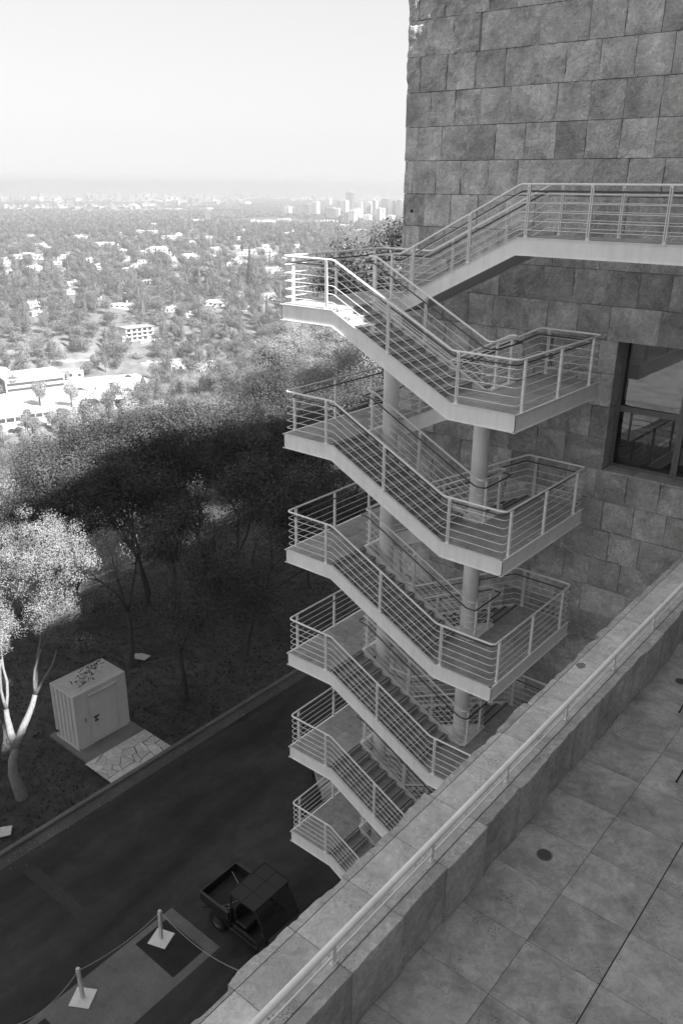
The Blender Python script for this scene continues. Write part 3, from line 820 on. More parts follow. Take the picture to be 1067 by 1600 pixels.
def grow(seed, H, fork, nlimb, spread, r0, depth=4, lean=(0, 0), droop=0.0, wig=.12, limbs=None, ll=.40):
    """skeleton of a broadleaved tree: list of (points, radii) and the list of twig points"""
    rng = np.random.default_rng(seed); br = []; twigs = []
    def seg(p, d, L, r, lev):
        n = 5; pts = [p.copy()]; rad = [r]
        for i in range(n):
            d = d + rng.normal(size=3) * wig + np.array([0, 0, .05 - droop * lev * .05]); d /= np.linalg.norm(d)
            p = p + d * L / n; pts.append(p.copy()); rad.append(r * (1 - .45 * (i + 1) / n))
        br.append((pts, rad, lev))
        if lev >= depth - 1: twigs.extend([(q, L) for q in pts[1:]])
        if lev >= depth: return
        k = nlimb if lev == 0 else rng.integers(2, 4)
        a0 = rng.uniform(0, 6.28)
        for j in range(k):
            an = a0 + 6.283 * j / k + rng.uniform(-.5, .5); tilt = rng.uniform(.5, 1.0) * spread * (1 if lev else 1.0)
            if lev == 0 and limbs: an, tilt = limbs[j]
            e1 = np.cross(d, [0.3, .2, 1]); e1 /= np.linalg.norm(e1); e2 = np.cross(d, e1)
            if lev == 0: e1, e2 = np.array([1., 0, 0]), np.array([0, 1., 0])
            nd = d * math.cos(tilt) + (e1 * math.cos(an) + e2 * math.sin(an)) * math.sin(tilt)
            if nd[2] < -.1: nd[2] *= .3
            seg(p, nd / np.linalg.norm(nd), (H - fork) * (ll if lev == 0 else .30 * .85 ** lev) * rng.uniform(.8, 1.2), rad[-1] * ((1.2 if limbs else .82) if lev == 0 else .68), lev + 1)
    d0 = np.array([lean[0], lean[1], 1.]); d0 /= np.linalg.norm(d0)
    seg(np.zeros(3) - np.array([0, 0, .25]), d0, fork + .25, r0, 0)
    return br, twigs
def tree_meshes(name, seed, H, fork, nlimb, spread, r0, nleaf, leaf, lm, bm, depth=4, lean=(0, 0), scatter=.45, limbs=None, aspect=.5, mindep=9, wig=.12, flat=.75, tube_n=6, low=False, ll=.40, ends=False, drop=.12):
    br, tw = grow(seed, H, fork, nlimb, spread, r0, depth, lean, 0, wig, limbs, ll)
    b = MB()
    for pts, rad, lev in br:
        if lev <= mindep: b.tube(pts, [max(.006, q) for q in rad], 9 if lev == 0 else (7 if lev == 1 else tube_n if lev < 3 else 4), cap=lev > 0)
    o = b.build('trunk', bm, smooth=True); tme = o.data; bpy.data.objects.remove(o)
    rng = np.random.default_rng(seed + 1)
    T = np.array([q[0] for q in tw])
    if ends: T = T[4::5]
    # drop a few twigs so that gaps open in the crown
    T = T[rng.uniform(size=len(T)) > drop]
    if low:      # clumps hanging lower round the limbs
        E_ = np.array([q for pts, rad, lev in br if lev == depth - 2 for q in pts[2:]]); T = np.concatenate([T, E_, E_ + rng.normal(size=E_.shape) * .35])
    ctn = rng.uniform(0, 1, len(T)); idx = rng.integers(0, len(T), nleaf)
    off = rng.normal(size=(nleaf, 3)); rl_ = np.linalg.norm(off, axis=1, keepdims=True); on = off / rl_
    csz = rng.uniform(.7, 1.35, len(T))[idx][:, None]
    off = on * np.minimum(rl_, 1.9) ** .7 * scatter * 1.3 * csz; off[:, 2] *= flat
    Cn = T[idx] + off
    ctr = T.mean(0); oc = Cn - ctr; oc /= np.linalg.norm(oc, axis=1, keepdims=True) + 1e-6
    V, F, t = leaf_cloud(Cn, leaf, rng, aspect, tint=np.clip(.8 * ctn[idx] + .2 * rng.uniform(size=nleaf), 0, 1), out=on * .75 + oc * .35 + np.array([0, 0, .12]))
    return np_mesh(name + '_crown', V, F, t, lm), tme
def plant(kind, me, x, y, z, rz, s, label, group=None, sz=None, cat='tree'):
    t = thing(kind, label, cat, (x, y, z), rz, group); t.scale = (s, s, sz or s)
    for nm, m_ in (('crown', me[0]), ('trunk', me[1])):
        o = bpy.data.objects.new(nm, m_); C.objects.link(o); o.parent = t
    return t

# the tree in the sun at the left edge: a fork of two pale limbs
hero = tree_meshes('hero', 14, 11.0, 2.2, 2, .44, .27, 90000, .062, M['leaf_pale'], M['bark_pale'], 5, (.03, .02), .19, limbs=[(0.75, .03), (3.85, .52)], aspect=.55, flat=.8, low=True, ll=.20, drop=.5)
plant('oak_tree', hero, -24.05, 11.1, G - .1, 0, .93, 'pale sunlit tree with a forked white trunk at the left edge beside the container')
# shaded trees on the grass between the road and the slope
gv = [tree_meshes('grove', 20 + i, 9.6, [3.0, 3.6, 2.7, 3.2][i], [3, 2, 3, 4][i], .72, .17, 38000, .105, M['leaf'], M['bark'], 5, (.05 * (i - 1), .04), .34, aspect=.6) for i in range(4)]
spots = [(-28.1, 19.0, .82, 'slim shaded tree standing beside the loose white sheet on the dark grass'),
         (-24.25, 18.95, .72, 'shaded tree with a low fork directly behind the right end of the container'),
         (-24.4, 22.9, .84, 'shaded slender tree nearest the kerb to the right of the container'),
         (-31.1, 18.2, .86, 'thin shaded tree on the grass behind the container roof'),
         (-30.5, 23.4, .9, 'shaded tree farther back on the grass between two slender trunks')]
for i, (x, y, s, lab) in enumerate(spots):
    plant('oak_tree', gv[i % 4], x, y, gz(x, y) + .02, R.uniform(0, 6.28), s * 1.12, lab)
placed = [(x, y) for x, y, s, l in spots] + [(-24.05, 11.1), (-25.3, 15.1)]
def free(x, y, d): return all((x - a) ** 2 + (y - b) ** 2 > d * d for a, b in placed)
rg = random.Random(4); n = 0; tries = 0
while n < 26 and tries < 6000:
    tries += 1
    dd = rg.uniform(30, 46); az = math.radians(rg.uniform(28, 55)); x, y = -dd * math.sin(az), dd * math.cos(az)
    if x > -26.0 or (x > -29 and y < 24) or not free(x, y, 3.7): continue
    placed.append((x, y)); n += 1
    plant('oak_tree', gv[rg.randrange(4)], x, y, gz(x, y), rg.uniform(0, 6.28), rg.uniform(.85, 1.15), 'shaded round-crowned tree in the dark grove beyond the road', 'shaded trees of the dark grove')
# the big tree beside the wall corner, seen over the top landing
bigt = tree_meshes('big', 61, 13, 3, 4, .75, .3, 60000, .24, M['leaf'], M['bark'], 5, (0, 0), .6, aspect=.6)
d = ray_dir(592, 400); h = math.hypot(d[0], d[1]); dd = 68; x, y = d[0] / h * dd, d[1] / h * dd
plant('oak_tree', bigt, x, y, -18.2, 1.0, 1.08, 'large dark tree rising just left of the stone wall corner above the top landing')
placed.append((x, y))
# the wood on the slope, in the sun
wv = [tree_meshes('wood', 40 + i, 10, 2.4, 4, .70, .2, 27000, .165, M['leaf_far'], M['bark'], 4, (0, 0), .62, aspect=.6, tube_n=4, flat=.75, ends=True) for i in range(4)]
wp = [tree_meshes('wood', 50, 10, 2.8, 4, .74, .2, 22000, .165, M['leaf_pale'], M['bark_pale'], 4, (0, 0), .62, aspect=.6, tube_n=4, ends=True)]
cand = []
rg = random.Random(9)
for tries in range(30000):
    dd = math.sqrt(rg.uniform(40 ** 2, 300 ** 2)); az = math.radians(rg.uniform(27, 68)); x, y = -dd * math.sin(az), dd * math.cos(az)
    if x > -27 or (dd < 46 and math.degrees(az) < 55): continue
    mn = 7.6 if dd < 140 else 8.6
    if all((x - a) ** 2 + (y - b) ** 2 > mn * mn for a, b in placed): placed.append((x, y)); cand.append((dd, x, y))
cand.sort()
NEARW = 150
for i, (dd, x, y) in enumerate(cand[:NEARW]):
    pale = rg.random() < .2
    sh_ = dd < 64 and math.degrees(math.atan2(-x, y)) < 57; pale = pale and not sh_  # trees standing in shade take the darkened leaf colour
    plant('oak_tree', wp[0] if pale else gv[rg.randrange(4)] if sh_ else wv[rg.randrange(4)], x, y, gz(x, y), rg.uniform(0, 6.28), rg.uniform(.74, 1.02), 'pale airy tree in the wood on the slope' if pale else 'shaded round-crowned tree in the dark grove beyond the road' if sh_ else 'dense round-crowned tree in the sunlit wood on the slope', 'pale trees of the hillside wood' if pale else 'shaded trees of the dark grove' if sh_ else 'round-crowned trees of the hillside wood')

NRM = []
def canopy(cx, cy, cz, h, r, n, leaf, rng, kind=0):
    """leaf centres of one simple crown: lumpy ellipsoid shell"""
    k = 7 if kind == 0 else 5
    if kind == 2:   # tall conifer
        t = rng.uniform(0, 1, n) ** .8; ang = rng.uniform(0, 6.28, n); rr = r * (1 - t) * rng.uniform(.5, 1, n)
        P = np.stack([cx + rr * np.cos(ang), cy + rr * np.sin(ang), cz + h * (.08 + .92 * t)], 1); NRM.append(np.stack([np.cos(ang), np.sin(ang), np.full(n, .35)], 1)); return P
    c = rng.normal(size=(k, 3)); c /= np.linalg.norm(c, axis=1, keepdims=True) + 1e-6; c *= rng.uniform(.25, .62, (k, 1))
    i = rng.integers(0, k, n); q = rng.normal(size=(n, 3)); q /= np.linalg.norm(q, axis=1, keepdims=True); q *= rng.uniform(.32, .5, (n, 1))
    P = c[i] + q; NRM.append(q / np.linalg.norm(q, axis=1, keepdims=True) * .8 + c[i] * .7 + np.array([0, 0, .1]))
    return np.stack([cx + P[:, 0] * r, cy + P[:, 1] * r, cz + h * .58 + P[:, 2] * h * .46], 1)
# far trees of the same wood, too many to single out
rng = np.random.default_rng(5); Vs, Ts, Ss = [], [], []; NRM.clear()
for dd, x, y in cand[NEARW:]:
    z = gz(x, y); n = 2200 if dd < 200 else 1200; h = rng.uniform(7.5, 10.5); cc = canopy(x, y, z, h, rng.uniform(3.6, 5), n, 0, rng)
    Vs.append(cc); Ss.append(rng.uniform(.25, .5, n) * (1 if dd < 200 else 1.4)); Ts.append(np.clip(rng.uniform(.1, .9) * .5 + rng.uniform(0, .5, n), 0, 1))
V, F, t = leaf_cloud(np.concatenate(Vs), 1, rng, .7, .35, np.concatenate(Ss), np.concatenate(Ts), np.concatenate(NRM))
o = bpy.data.objects.new('woodland', np_mesh('woodland', V, F, t, M['leaf_far'])); C.objects.link(o)
tag(o, 'sunlit mass of tree crowns farther down the wooded slope', 'woodland', kind='stuff')

# low grass and leaf litter on the verge: small blades and clumps
rng = np.random.default_rng(8); n = 60000
az = np.radians(rng.uniform(24, 72, n)); dd = np.sqrt(rng.uniform(23 ** 2, 62 ** 2, n)); x = -dd * np.sin(az); y = dd * np.cos(az)
k = (x < -22.1) & ~((x < -21.7) & (x > -26.6) & (y > 13.4) & (y < 16.6)); x, y = x[k], y[k]; z = ground(x, y)
V, F, t = leaf_cloud(np.stack([x, y, z + rng.uniform(.0, .08, len(x))], 1), 1, rng, .35, .3, rng.uniform(.05, .20, len(x)))
M['grass'] = leaf_mat('verge_grass', .03, .7)
o = bpy.data.objects.new('grass', np_mesh('grass', V, F, t, M['grass'])); C.objects.link(o)
tag(o, 'short dark grass and leaf litter on the verge beyond the road', 'grass', kind='stuff')

n = 1500; y = rng.uniform(2, 45, n); x = -21.8 + np.abs(rng.normal(size=n)) * .22 + (fbm(y * .7, y * 0, 9, 3) > .0) * .1; k = rng.uniform(size=n) < .5 + fbm(y * 1.1, y * 0 + 3, 4, 3); x, y = x[k], y[k]
V, F, t = leaf_cloud(np.stack([x, y, np.full(len(x), G + .012)], 1), 1, rng, .6, 1.5, rng.uniform(.02, .07, len(x)), out=np.tile([0, 0, 1.], (len(x), 1)))
M['litter'] = leaf_mat('dry_litter', .16, .8)
o = bpy.data.objects.new('leaf_litter', np_mesh('leaf_litter', V, F, t, M['litter'])); C.objects.link(o); tag(o, 'scattered dry leaves lying along the gutter', 'leaf litter', kind='stuff')
# ------------------------------------------------------------------ container on its slab
M['container'] = paint('container_paint', .52, .6, .15, False)
CX0, CX1, CY0, CY1, CH = -26.1, -24.53, 13.86, 16.27, 2.50
ct = thing('storage_container', 'small pale steel storage container with a closed door on a concrete slab', 'container', ((CX0 + CX1) / 2, (CY0 + CY1) / 2, G + .03))
cx, cy = (CX0 + CX1) / 2, (CY0 + CY1) / 2; hx, hy = (CX1 - CX0) / 2, (CY1 - CY0) / 2
b = MB()
def corr(p0, p1, z0, z1, nrm, pitch=.27, dep=.05):
    p0 = np.array(p0); p1 = np.array(p1); L = np.linalg.norm(p1 - p0); u = (p1 - p0) / L; pts = []; s = 0
    while s < L:
        for ds, dd in ((0, 0), (.3, 0), (.42, -dep), (.88, -dep), (1.0, 0)):
            q = min(L, s + ds * pitch); pts.append(p0 + u * q + np.array(nrm) * dd)
        s += pitch
    pts.append(p1); P = np.zeros((len(pts), 2, 3))
    for i, q in enumerate(pts): P[i, 0] = (q[0], q[1], z0); P[i, 1] = (q[0], q[1], z1)
    return P
b.grid(corr((-hx + .05, -hy + .02), (hx - .05, -hy + .02), .06, CH - .08, (0, -1)))
b.grid(corr((hx - .05, hy - .02), (-hx + .05, hy - .02), .06, CH - .08, (0, 1)))
b.grid(corr((-hx + .02, hy - .05), (-hx + .02, -hy + .05), .06, CH - .08, (-1, 0)))
for i in range(8):                                     # roof pressings running the length
    xa = -hx + .06 + i * (2 * hx - .12) / 8; b.box((xa, -hy + .05, CH - .08), (xa + .10, hy - .05, CH - .012), .5, .02)
b.box((-hx + .05, -hy + .05, CH - .08), (hx - .05, hy - .05, CH - .04))
# front wall beside the door
dy0, dy1 = -hy + .66, -hy + 1.88
b.box((hx - .05, -hy + .02, .06), (hx - .01, dy0, CH - .06)); b.box((hx - .05, dy1, .06), (hx - .01, hy - .02, CH - .06)); b.box((hx - .05, dy0, CH - .24), (hx - .012, dy1, CH - .06))
b.build('body', M['container'], ct)
b = MB()
for sx in (-1, 1):
    for sy in (-1, 1):
        xa, ya = sx * hx, sy * hy
        b.box((xa, ya, 0), (xa - sx * .10, ya - sy * .10, .12), .5, .006); b.box((xa, ya, CH - .12), (xa - sx * .10, ya - sy * .10, CH), .5, .006)
        b.box((xa - sx * .002, ya - sy * .002, .12), (xa - sx * .06, ya - sy * .06, CH - .12))
for z in (.0, CH - .09):
    for sy in (-1, 1): b.box((-hx + .10, sy * hy - sy * .003, z + .004), (hx - .10, sy * hy - sy * .05, z + .085))
    for sx in (-1, 1): b.box((sx * hx - sx * .003, -hy + .10, z + .004), (sx * hx - sx * .05, hy - .10, z + .085))
b.build('frame', M['container'], ct)
b = MB(); b.box((hx - .004, dy0 + .02, .05), (hx + .035, dy1 - .02, CH - .26), .5, .006); dr = b.build('door', M['container'], ct)
b = MB(); b.box((hx - .002, dy0 - .03, .05), (hx + .02, dy0 + .016, CH - .2), .5); b.box((hx - .002, dy0 - .03, CH - .24), (hx + .09, dy1 + .03, CH - .2), .5, .004); b.build('door_frame', M['container'], ct)
M['rust'] = mat('rusty_steel', .06, .8)
b = MB(); b.box((hx + .034, dy0 + .12, 1.18), (hx + .075, dy0 + .34, 1.24)); b.box((hx + .034, dy0 + .14, 1.00), (hx + .07, dy0 + .30, 1.05)); b.box((hx + .034, dy0 + .17, 1.05), (hx + .05, dy0 + .24, 1.18)); b.build('handle', M['rust'], dr)
b = MB(); b.box((hx - .012, dy0 - .24, 1.12), (hx + .0, dy0 - .20, 1.32)); b.build('plate', M['rust'], ct)
for sy in (-1, 1):
    b = MB(); b.box((hx - .001, sy * (hy - .05) - .025, .03), (hx + .002, sy * (hy - .05) + .025, .08)); b.build('casting_hole', M['joint'], ct)
b = MB(); b.cyl((0, 0), .06, -.03, .03, 14); o = b.build('vent_cap', M['rust'], ct); o.rotation_euler = (math.pi / 2, 0, 0); o.location = (-hx + .12, -hy - .03, .3)
b = MB(); b.prism([(-26.35, 13.70), (-23.70, 13.68), (-23.70, 16.37), (-26.35, 16.4)], G - .12, G + .03)
tag(b.build('container_slab', M['slab_concrete']), kind='structure')
# broken travertine apron, pieces with dark gaps
M['apron'] = stone_mat('pale_cracked_travertine', .48, .25, .15, True, .002)
ap = thing('cracked_stone_apron', 'apron of pale cracked travertine slabs in front of the container', 'paving', (-22.75, 14.95, G))
b = MB(); ax0, ax1, ay0, ay1 = -23.69, -21.83, 13.55, 16.36
b.box((ax0, ay0 + .03, G - .1), (ax1, ay1 - .03, G + .036)); b.build('bedding', M['dark_patch'], ap, (-22.75, 14.95, G))
b = MB(); rr = random.Random(3)
def clip(poly, p, nrm):
    out = []
    for i in range(len(poly)):
        a, c = poly[i], poly[(i + 1) % len(poly)]; da = (a[0] - p[0]) * nrm[0] + (a[1] - p[1]) * nrm[1]; dc = (c[0] - p[0]) * nrm[0] + (c[1] - p[1]) * nrm[1]
        if da >= 0: out.append(a)
        if (da >= 0) != (dc >= 0): t_ = da / (da - dc); out.append((a[0] + (c[0] - a[0]) * t_, a[1] + (c[1] - a[1]) * t_))
    return out
pts = []
for i in range(3):
    for j in range(4):
        cxx = ax0 + (i + .5) * (ax1 - ax0) / 3; cyy = ay0 + (j + .5) * (ay1 - ay0) / 4
        broken = (i == 1) or (i == 0 and j in (0,)) or (i == 2 and j == 3)
        for q in range(5 if i == 1 else (3 if broken else 1)):
            pts.append((cxx + rr.uniform(-.28, .28) * (1 if broken else .1), cyy + rr.uniform(-.3, .3) * (1 if broken else .1)))
for i, p in enumerate(pts):
    poly = rect(ax0, ay0, ax1, ay1)
    for j, q in enumerate(pts):
        if i == j or not poly: continue
        dx, dy = p[0] - q[0], p[1] - q[1]; l = math.hypot(dx, dy); gap = rr.choice([.012, .02, .03, .05]) if l < .62 else .010
        poly = clip(poly, ((p[0] + q[0]) / 2 + dx / l * gap / 2, (p[1] + q[1]) / 2 + dy / l * gap / 2), (dx / l, dy / l))
    if len(poly) > 2: b.prism(poly, G + .037, G + .066 + rr.uniform(-.003, .003), rr.random())
b.build('stone_slabs', M['apron'], ap, (-22.75, 14.95, G))
# loose white sheets
for (x, y, a, lab) in ((-28.4, 19.75, .4, 'loose white sheet lying at the foot of the slim tree'), (-22.9, 9.55, 1.1, 'pale broken stone slab lying on the grass at the left edge')):
    t = thing('loose_sheet', lab, 'sheet' if x < -25 else 'slab', (x, y, gz(x, y) + .10), a)
    b = MB(); b.hull([(-.42, -.20, -.02), (.38, -.24, -.01), (.46, .16, .01), (-.05, .26, 0), (-.40, .12, -.02)], [(-.42, -.20, .0), (.38, -.24, .02), (.46, .16, .05), (-.05, .26, .03), (-.40, .12, .01)]); b.build('sheet', M['apron'], t)

# ------------------------------------------------------------------ stanchions and their chains
M['post_w'] = paint('weathered_white_post', .62, .6, .2)
M['plate_w'] = paint('white_base_plate', .70, .6, .12)
ST = [(-15.29, 10.43, .35, 1.8), (-15.42, 7.84, .55, -1.5), (-15.75, 5.35, .2, 1.0)]
labs = ['white barrier post on the dark asphalt infill, nearest the utility vehicle', 'white barrier post in the middle of the chained row', 'white barrier post cut by the bottom left picture edge']
for (x, y, rz, ln), lab in zip(ST, labs):
    t = thing('barrier_post', lab, 'barrier post', (x, y, G + .012), rz, 'barrier posts on the concrete apron')
    b = MB(); b.box((-.29, -.29, 0), (.29, .29, .018), .5, .003); b.build('base_plate', M['plate_w'], t)
    b = MB(); l = math.radians(ln); b.hull([(-.045, -.045, .018), (.045, -.045, .018), (.045, .045, .018), (-.045, .045, .018)], [(-.045 + 1.1 * math.sin(l), -.045, 1.12), (.045 + 1.1 * math.sin(l), -.045, 1.12), (.045 + 1.1 * math.sin(l), .045, 1.12), (-.045 + 1.1 * math.sin(l), .045, 1.12)])
    b.build('post', M['post_w'], t, bevel=.006)
    b = MB(); cxp = 1.02 * math.sin(l)
    b.tube([(cxp - .05, -.05, 1.04), (cxp + .05, -.05, 1.03), (cxp + .05, .05, 1.05), (cxp - .05, .05, 1.04), (cxp - .05, -.05, 1.02)], .007, 6); b.build('chain_loop', M['post_w'], t)
def chain(a, c, sag, lab, n=0):
    a = np.array(a); c = np.array(c); L = np.linalg.norm(c - a); n = int(L / .045)
    t = thing('chain', lab, 'chain', tuple(a), 0, 'chains between the barrier posts')
    b = MB()
    for i in range(n):
        u0, u1 = (i - .12) / n, (i + 1.12) / n
        p0 = (c - a) * u0 + np.array([0, 0, -4 * sag * u0 * (1 - u0)]); p1 = (c - a) * u1 + np.array([0, 0, -4 * sag * u1 * (1 - u1)])
        dr_ = (p1 - p0); dr_ /= np.linalg.norm(dr_); s = np.cross(dr_, [0, 0, 1]); s /= np.linalg.norm(s)
        if i % 2: s = np.cross(dr_, s)
        w = .012
        b.tube([p0 + s * w * .4, p0 + s * w + dr_ * .01, p1 + s * w - dr_ * .01, p1 + s * w * .2, p1 - s * w - dr_ * .01, p0 - s * w + dr_ * .01, p0 + s * w * .4], .0045, 4, cap=False)
    b.build('links', M['chainm'], t)
M['chainm'] = mat('galvanised_chain', .38, .5, .5, .3)
chain((-15.26, 10.38, G + 1.04), (-15.42, 7.90, G + 1.04), .16, 'chain sagging between the two middle barrier posts')
chain((-15.42, 7.78, G + 1.04), (-15.75, 5.40, G + 1.04), .55, 'slack chain hanging toward the bottom left corner')
chain((-15.22, 10.47, G + 1.04), (-11.3, 11.0, G + 1.04), .55, 'chain running from the far barrier post under the parapet')
tq = thing('barrier_post', 'white barrier post hidden behind the parapet edge at the chain end', 'barrier post', (-11.25, 11.02, G + .012), 0, 'barrier posts on the concrete apron')
b = MB(); b.box((-.045, -.045, .018), (.045, .045, 1.12), .5, .006); b.build('post', M['post_w'], tq); b = MB(); b.box((-.29, -.29, 0), (.29, .29, .018), .5, .003); b.build('base_plate', M['plate_w'], tq)

# ------------------------------------------------------------------ utility vehicle
def wheel(parent, x, y, z, r=.31, w=.24):
    b = MB(); n = 32; prof_ = [(r * .62, -w / 2), (r * .9, -w / 2), (r, -w * .36), (r, w * .36), (r * .9, w / 2), (r * .62, w / 2)]
    V = [(q[0] * math.cos(2 * math.pi * i / n), q[1], q[0] * math.sin(2 * math.pi * i / n)) for i in range(n) for q in prof_]
    k = len(prof_); b.add(V, [(i * k + j, i * k + (j + 1) % k, ((i + 1) % n) * k + (j + 1) % k, ((i + 1) % n) * k + j) for i in range(n) for j in range(k)])
    for i in range(n):                                  # knobs
        a = 2 * math.pi * (i + .5) / n
        for s in (-1, 1):
            c_, s_ = math.cos(a), math.sin(a); q = np.array([c_ * r, s * w * .22, s_ * r]); tg = np.array([-s_, 0, c_]) * .016; rd = np.array([c_, 0, s_]) * .014; ax = np.array([0, 1, 0]) * .05
            b.hull([q - tg - ax, q + tg - ax, q + tg + ax, q - tg + ax], [q - tg - ax + rd, q + tg - ax + rd, q + tg + ax + rd, q - tg + ax + rd])
    o = b.build('wheel', M['tyre'], parent); o.location = (x, y, z)
    b = MB()
    V = []; 
    for yy, rr_ in ((-w * .42, .0), (-w * .42, r * .2), (-w * .3, r * .45), (-w * .44, r * .62), (w * .44, r * .62), (w * .3, r * .45), (w * .42, r * .2), (w * .42, 0)):
        V += [(rr_ * math.cos(2 * math.pi * i / 24), yy, rr_ * math.sin(2 * math.pi * i / 24)) for i in range(24)]
    b.add(V, [(j * 24 + i, j * 24 + (i + 1) % 24, (j + 1) * 24 + (i + 1) % 24, (j + 1) * 24 + i) for j in range(7) for i in range(24)]); b.build('rim', M['rim'], o)
    return o
M['tyre'] = mat('tyre_rubber', .02, .85, .2); M['rim'] = mat('wheel_rim', .09, .4, .5, .6)
M['utv'] = mat('dark_green_body', .014, .3, .5); M['plastic'] = mat('black_plastic', .012, .55, .4); M['roofp'] = mat('black_roof_panel', .016, .5, .4)
M['bedm'] = paint('worn_bed_liner', .015, .7, .3)
ut = thing('utility_vehicle', 'black utility vehicle with a cargo bed and grid roof parked below the staircase', 'utility vehicle', (-13.1, 12.43, G))
zr_ = 1.0
b = MB()                                               # x forward
b.box((-1.70, -.55, .34), (1.45, .55, .46), .5, .02); b.box((-.62, -.72, .36), (.55, .72, .50), .5, .03); b.build('chassis', M['plastic'], ut)
b = MB()
b.box((-1.78, -.74, .74), (-.58, .74, .79), .5, .01)
bed = b.build('cargo_bed', M['bedm'], ut)
b = MB(); b.box((-1.78, -.75, .79), (-.60, -.70, 1.10), .5, .012); b.box((-1.78, .70, .79), (-.60, .75, 1.10), .5, .012); b.box((-.65, -.70, .79), (-.60, .70, 1.10), .5, .01); b.box((-1.80, -.775, 1.07), (-.58, -.69, 1.115), .5, .01); b.box((-1.80, .69, 1.07), (-.58, .775, 1.115), .5, .01); b.build('side_rail', M['utv'], bed)
b = MB(); b.box((-1.84, -.74, .76), (-1.79, .74, 1.09), .5, .012); b.build('tailgate', M['utv'], bed)
b = MB(); b.tube([(-1.70, .45, 1.02), (-1.4, .4, .82), (-1.1, .2, .815), (-.9, -.1, .82), (-.95, -.4, .9), (-.7, -.5, 1.12), (-.9, -.55, .83), (-1.1, -.5, .82), (-1.0, -.35, .83), (-.85, -.45, .84), (-.98, -.55, .84)], .009, 6); b.build('rope', M['rope'] if 'rope' in M else M['chainm'], bed, smooth=True)
b = MB(); b.box((-.78, .25, 1.13), (-.70, .66, 1.17), .5, .006); b.build('light_bar', M['post_w'], bed)
b = MB(); b.extr([(.62, .46), (1.60, .46), (1.66, .70), (1.55, .86), (1.0, .98), (.62, 1.02)], 'y', -.62, .62); b.build('hood', M['utv'], ut, bevel=.04)
for s in (-1, 1):
    b = MB(); b.extr([(.62, .62), (.80, .84), (1.38, .84), (1.60, .66), (1.60, .60), (.62, .56)], 'y', s * .60, s * .76); b.build('fender', M['plastic'], ut, bevel=.02)
    b = MB(); b.extr([(-1.72, .56), (-1.5, .74), (-.85, .74), (-.62, .56), (-.66, .54), (-.88, .70), (-1.48, .70), (-1.68, .54)], 'y', s * .55, s * .76); b.build('fender', M['plastic'], ut, bevel=.01)
    b = MB(); b.box((1.60, s * .50 - .09, .70), (1.66, s * .50 + .09, .80), .5, .01); b.build('headlight', M['headl'] if 'headl' in M else M['post_w'], ut)
    b = MB(); b.tube([(-.60, s * .68, .46), (-.56, s * .68, 1.20), (-.50, s * .66, 1.84), (.42, s * .66, 1.86), (.78, s * .66, 1.20), (.88, s * .66, .95)], .026, 8); b.build('cage_bar', M['plastic'], ut, smooth=True)
    b = MB(); b.box((-.45, s * .70 - .02, .50), (.5, s * .70 + .02, .72), .5, .015); b.box((-.5, s * .70 - .012, .72), (.45, s * .70 + .012, .76)); b.build('side_panel', M['utv'], ut)
b = MB(); b.tube([(-.56, -.68, 1.20), (-.56, .68, 1.20)], .022, 8); b.tube([(-.50, -.66, 1.84), (-.50, .66, 1.84)], .024, 8); b.tube([(.42, -.66, 1.86), (.42, .66, 1.86)], .024, 8); b.tube([(.86, -.66, .98), (.86, .66, .98)], .022, 8); b.build('cross_bar', M['plastic'], ut, smooth=True)
b = MB(); b.box((-.56, -.74, 1.865), (.50, .74, 1.905), .5, .015); rf = b.build('roof', M['roofp'], ut)
b = MB()
for yy in (-.25, .25): b.box((-.50, yy - .008, 1.905), (.44, yy + .008, 1.915))
for xx in (-.03,): b.box((xx - .008, -.70, 1.905), (xx + .008, .70, 1.915))
b.box((-.56, -.74, 1.905), (-.53, .74, 1.92)); b.box((.47, -.74, 1.905), (.50, .74, 1.92)); b.box((-.53, -.74, 1.905), (.47, -.71, 1.92)); b.box((-.53, .71, 1.905), (.47, .74, 1.92))
b.build('roof_ribs', M['plastic'], rf)
M['ws'] = mat('scratched_windscreen', .03, .15, .5)
g = NG(M['ws']); t_ = g.n('ShaderNodeBsdfTransparent'); t_.inputs[0].default_value = (.85, .85, .85, 1); mx_ = g.n('ShaderNodeMixShader'); mx_.inputs[0].default_value = .35
g.l(t_.outputs[0], mx_.inputs[1]); g.l(g.b.outputs[0], mx_.inputs[2]); g.l(mx_.outputs[0], g.t.nodes['Material Output'].inputs[0])
b = MB(); b.hull([(.88, -.64, .98), (.88, .64, .98), (.89, .64, .98), (.89, -.64, .98)], [(.44, -.64, 1.84), (.44, .64, 1.84), (.45, .64, 1.85), (.45, -.64, 1.85)]); b.build('windscreen', M['ws'], ut)
b = MB(); b.box((-.50, -.60, .50), (-.02, .60, .78), .5, .03); b.box((-.56, -.60, .80), (-.44, .60, 1.24), .5, .04); b.build('seat', M['plastic'], ut)
b = MB()
n = 20; b.tube([(.34 - .06 * math.sin(2 * math.pi * i / n), .32 + .17 * math.cos(2 * math.pi * i / n), 1.12 + .16 * math.sin(2 * math.pi * i / n)) for i in range(n + 1)], .014, 6, cap=False); b.tube([(.34, .32, 1.12), (.7, .32, .85)], .018, 6); b.tube([(.34, .15, 1.12), (.34, .49, 1.12)], .01, 5)
b.build('steering_wheel', M['plastic'], ut, smooth=True)
b = MB(); b.box((.55, -.60, .82), (.80, .60, .98), .5, .03); b.build('dashboard', M['plastic'], ut)
for sx in (-1.17, 1.17):
    for s in (-1, 1): wheel(ut, sx, s * .62, .31)
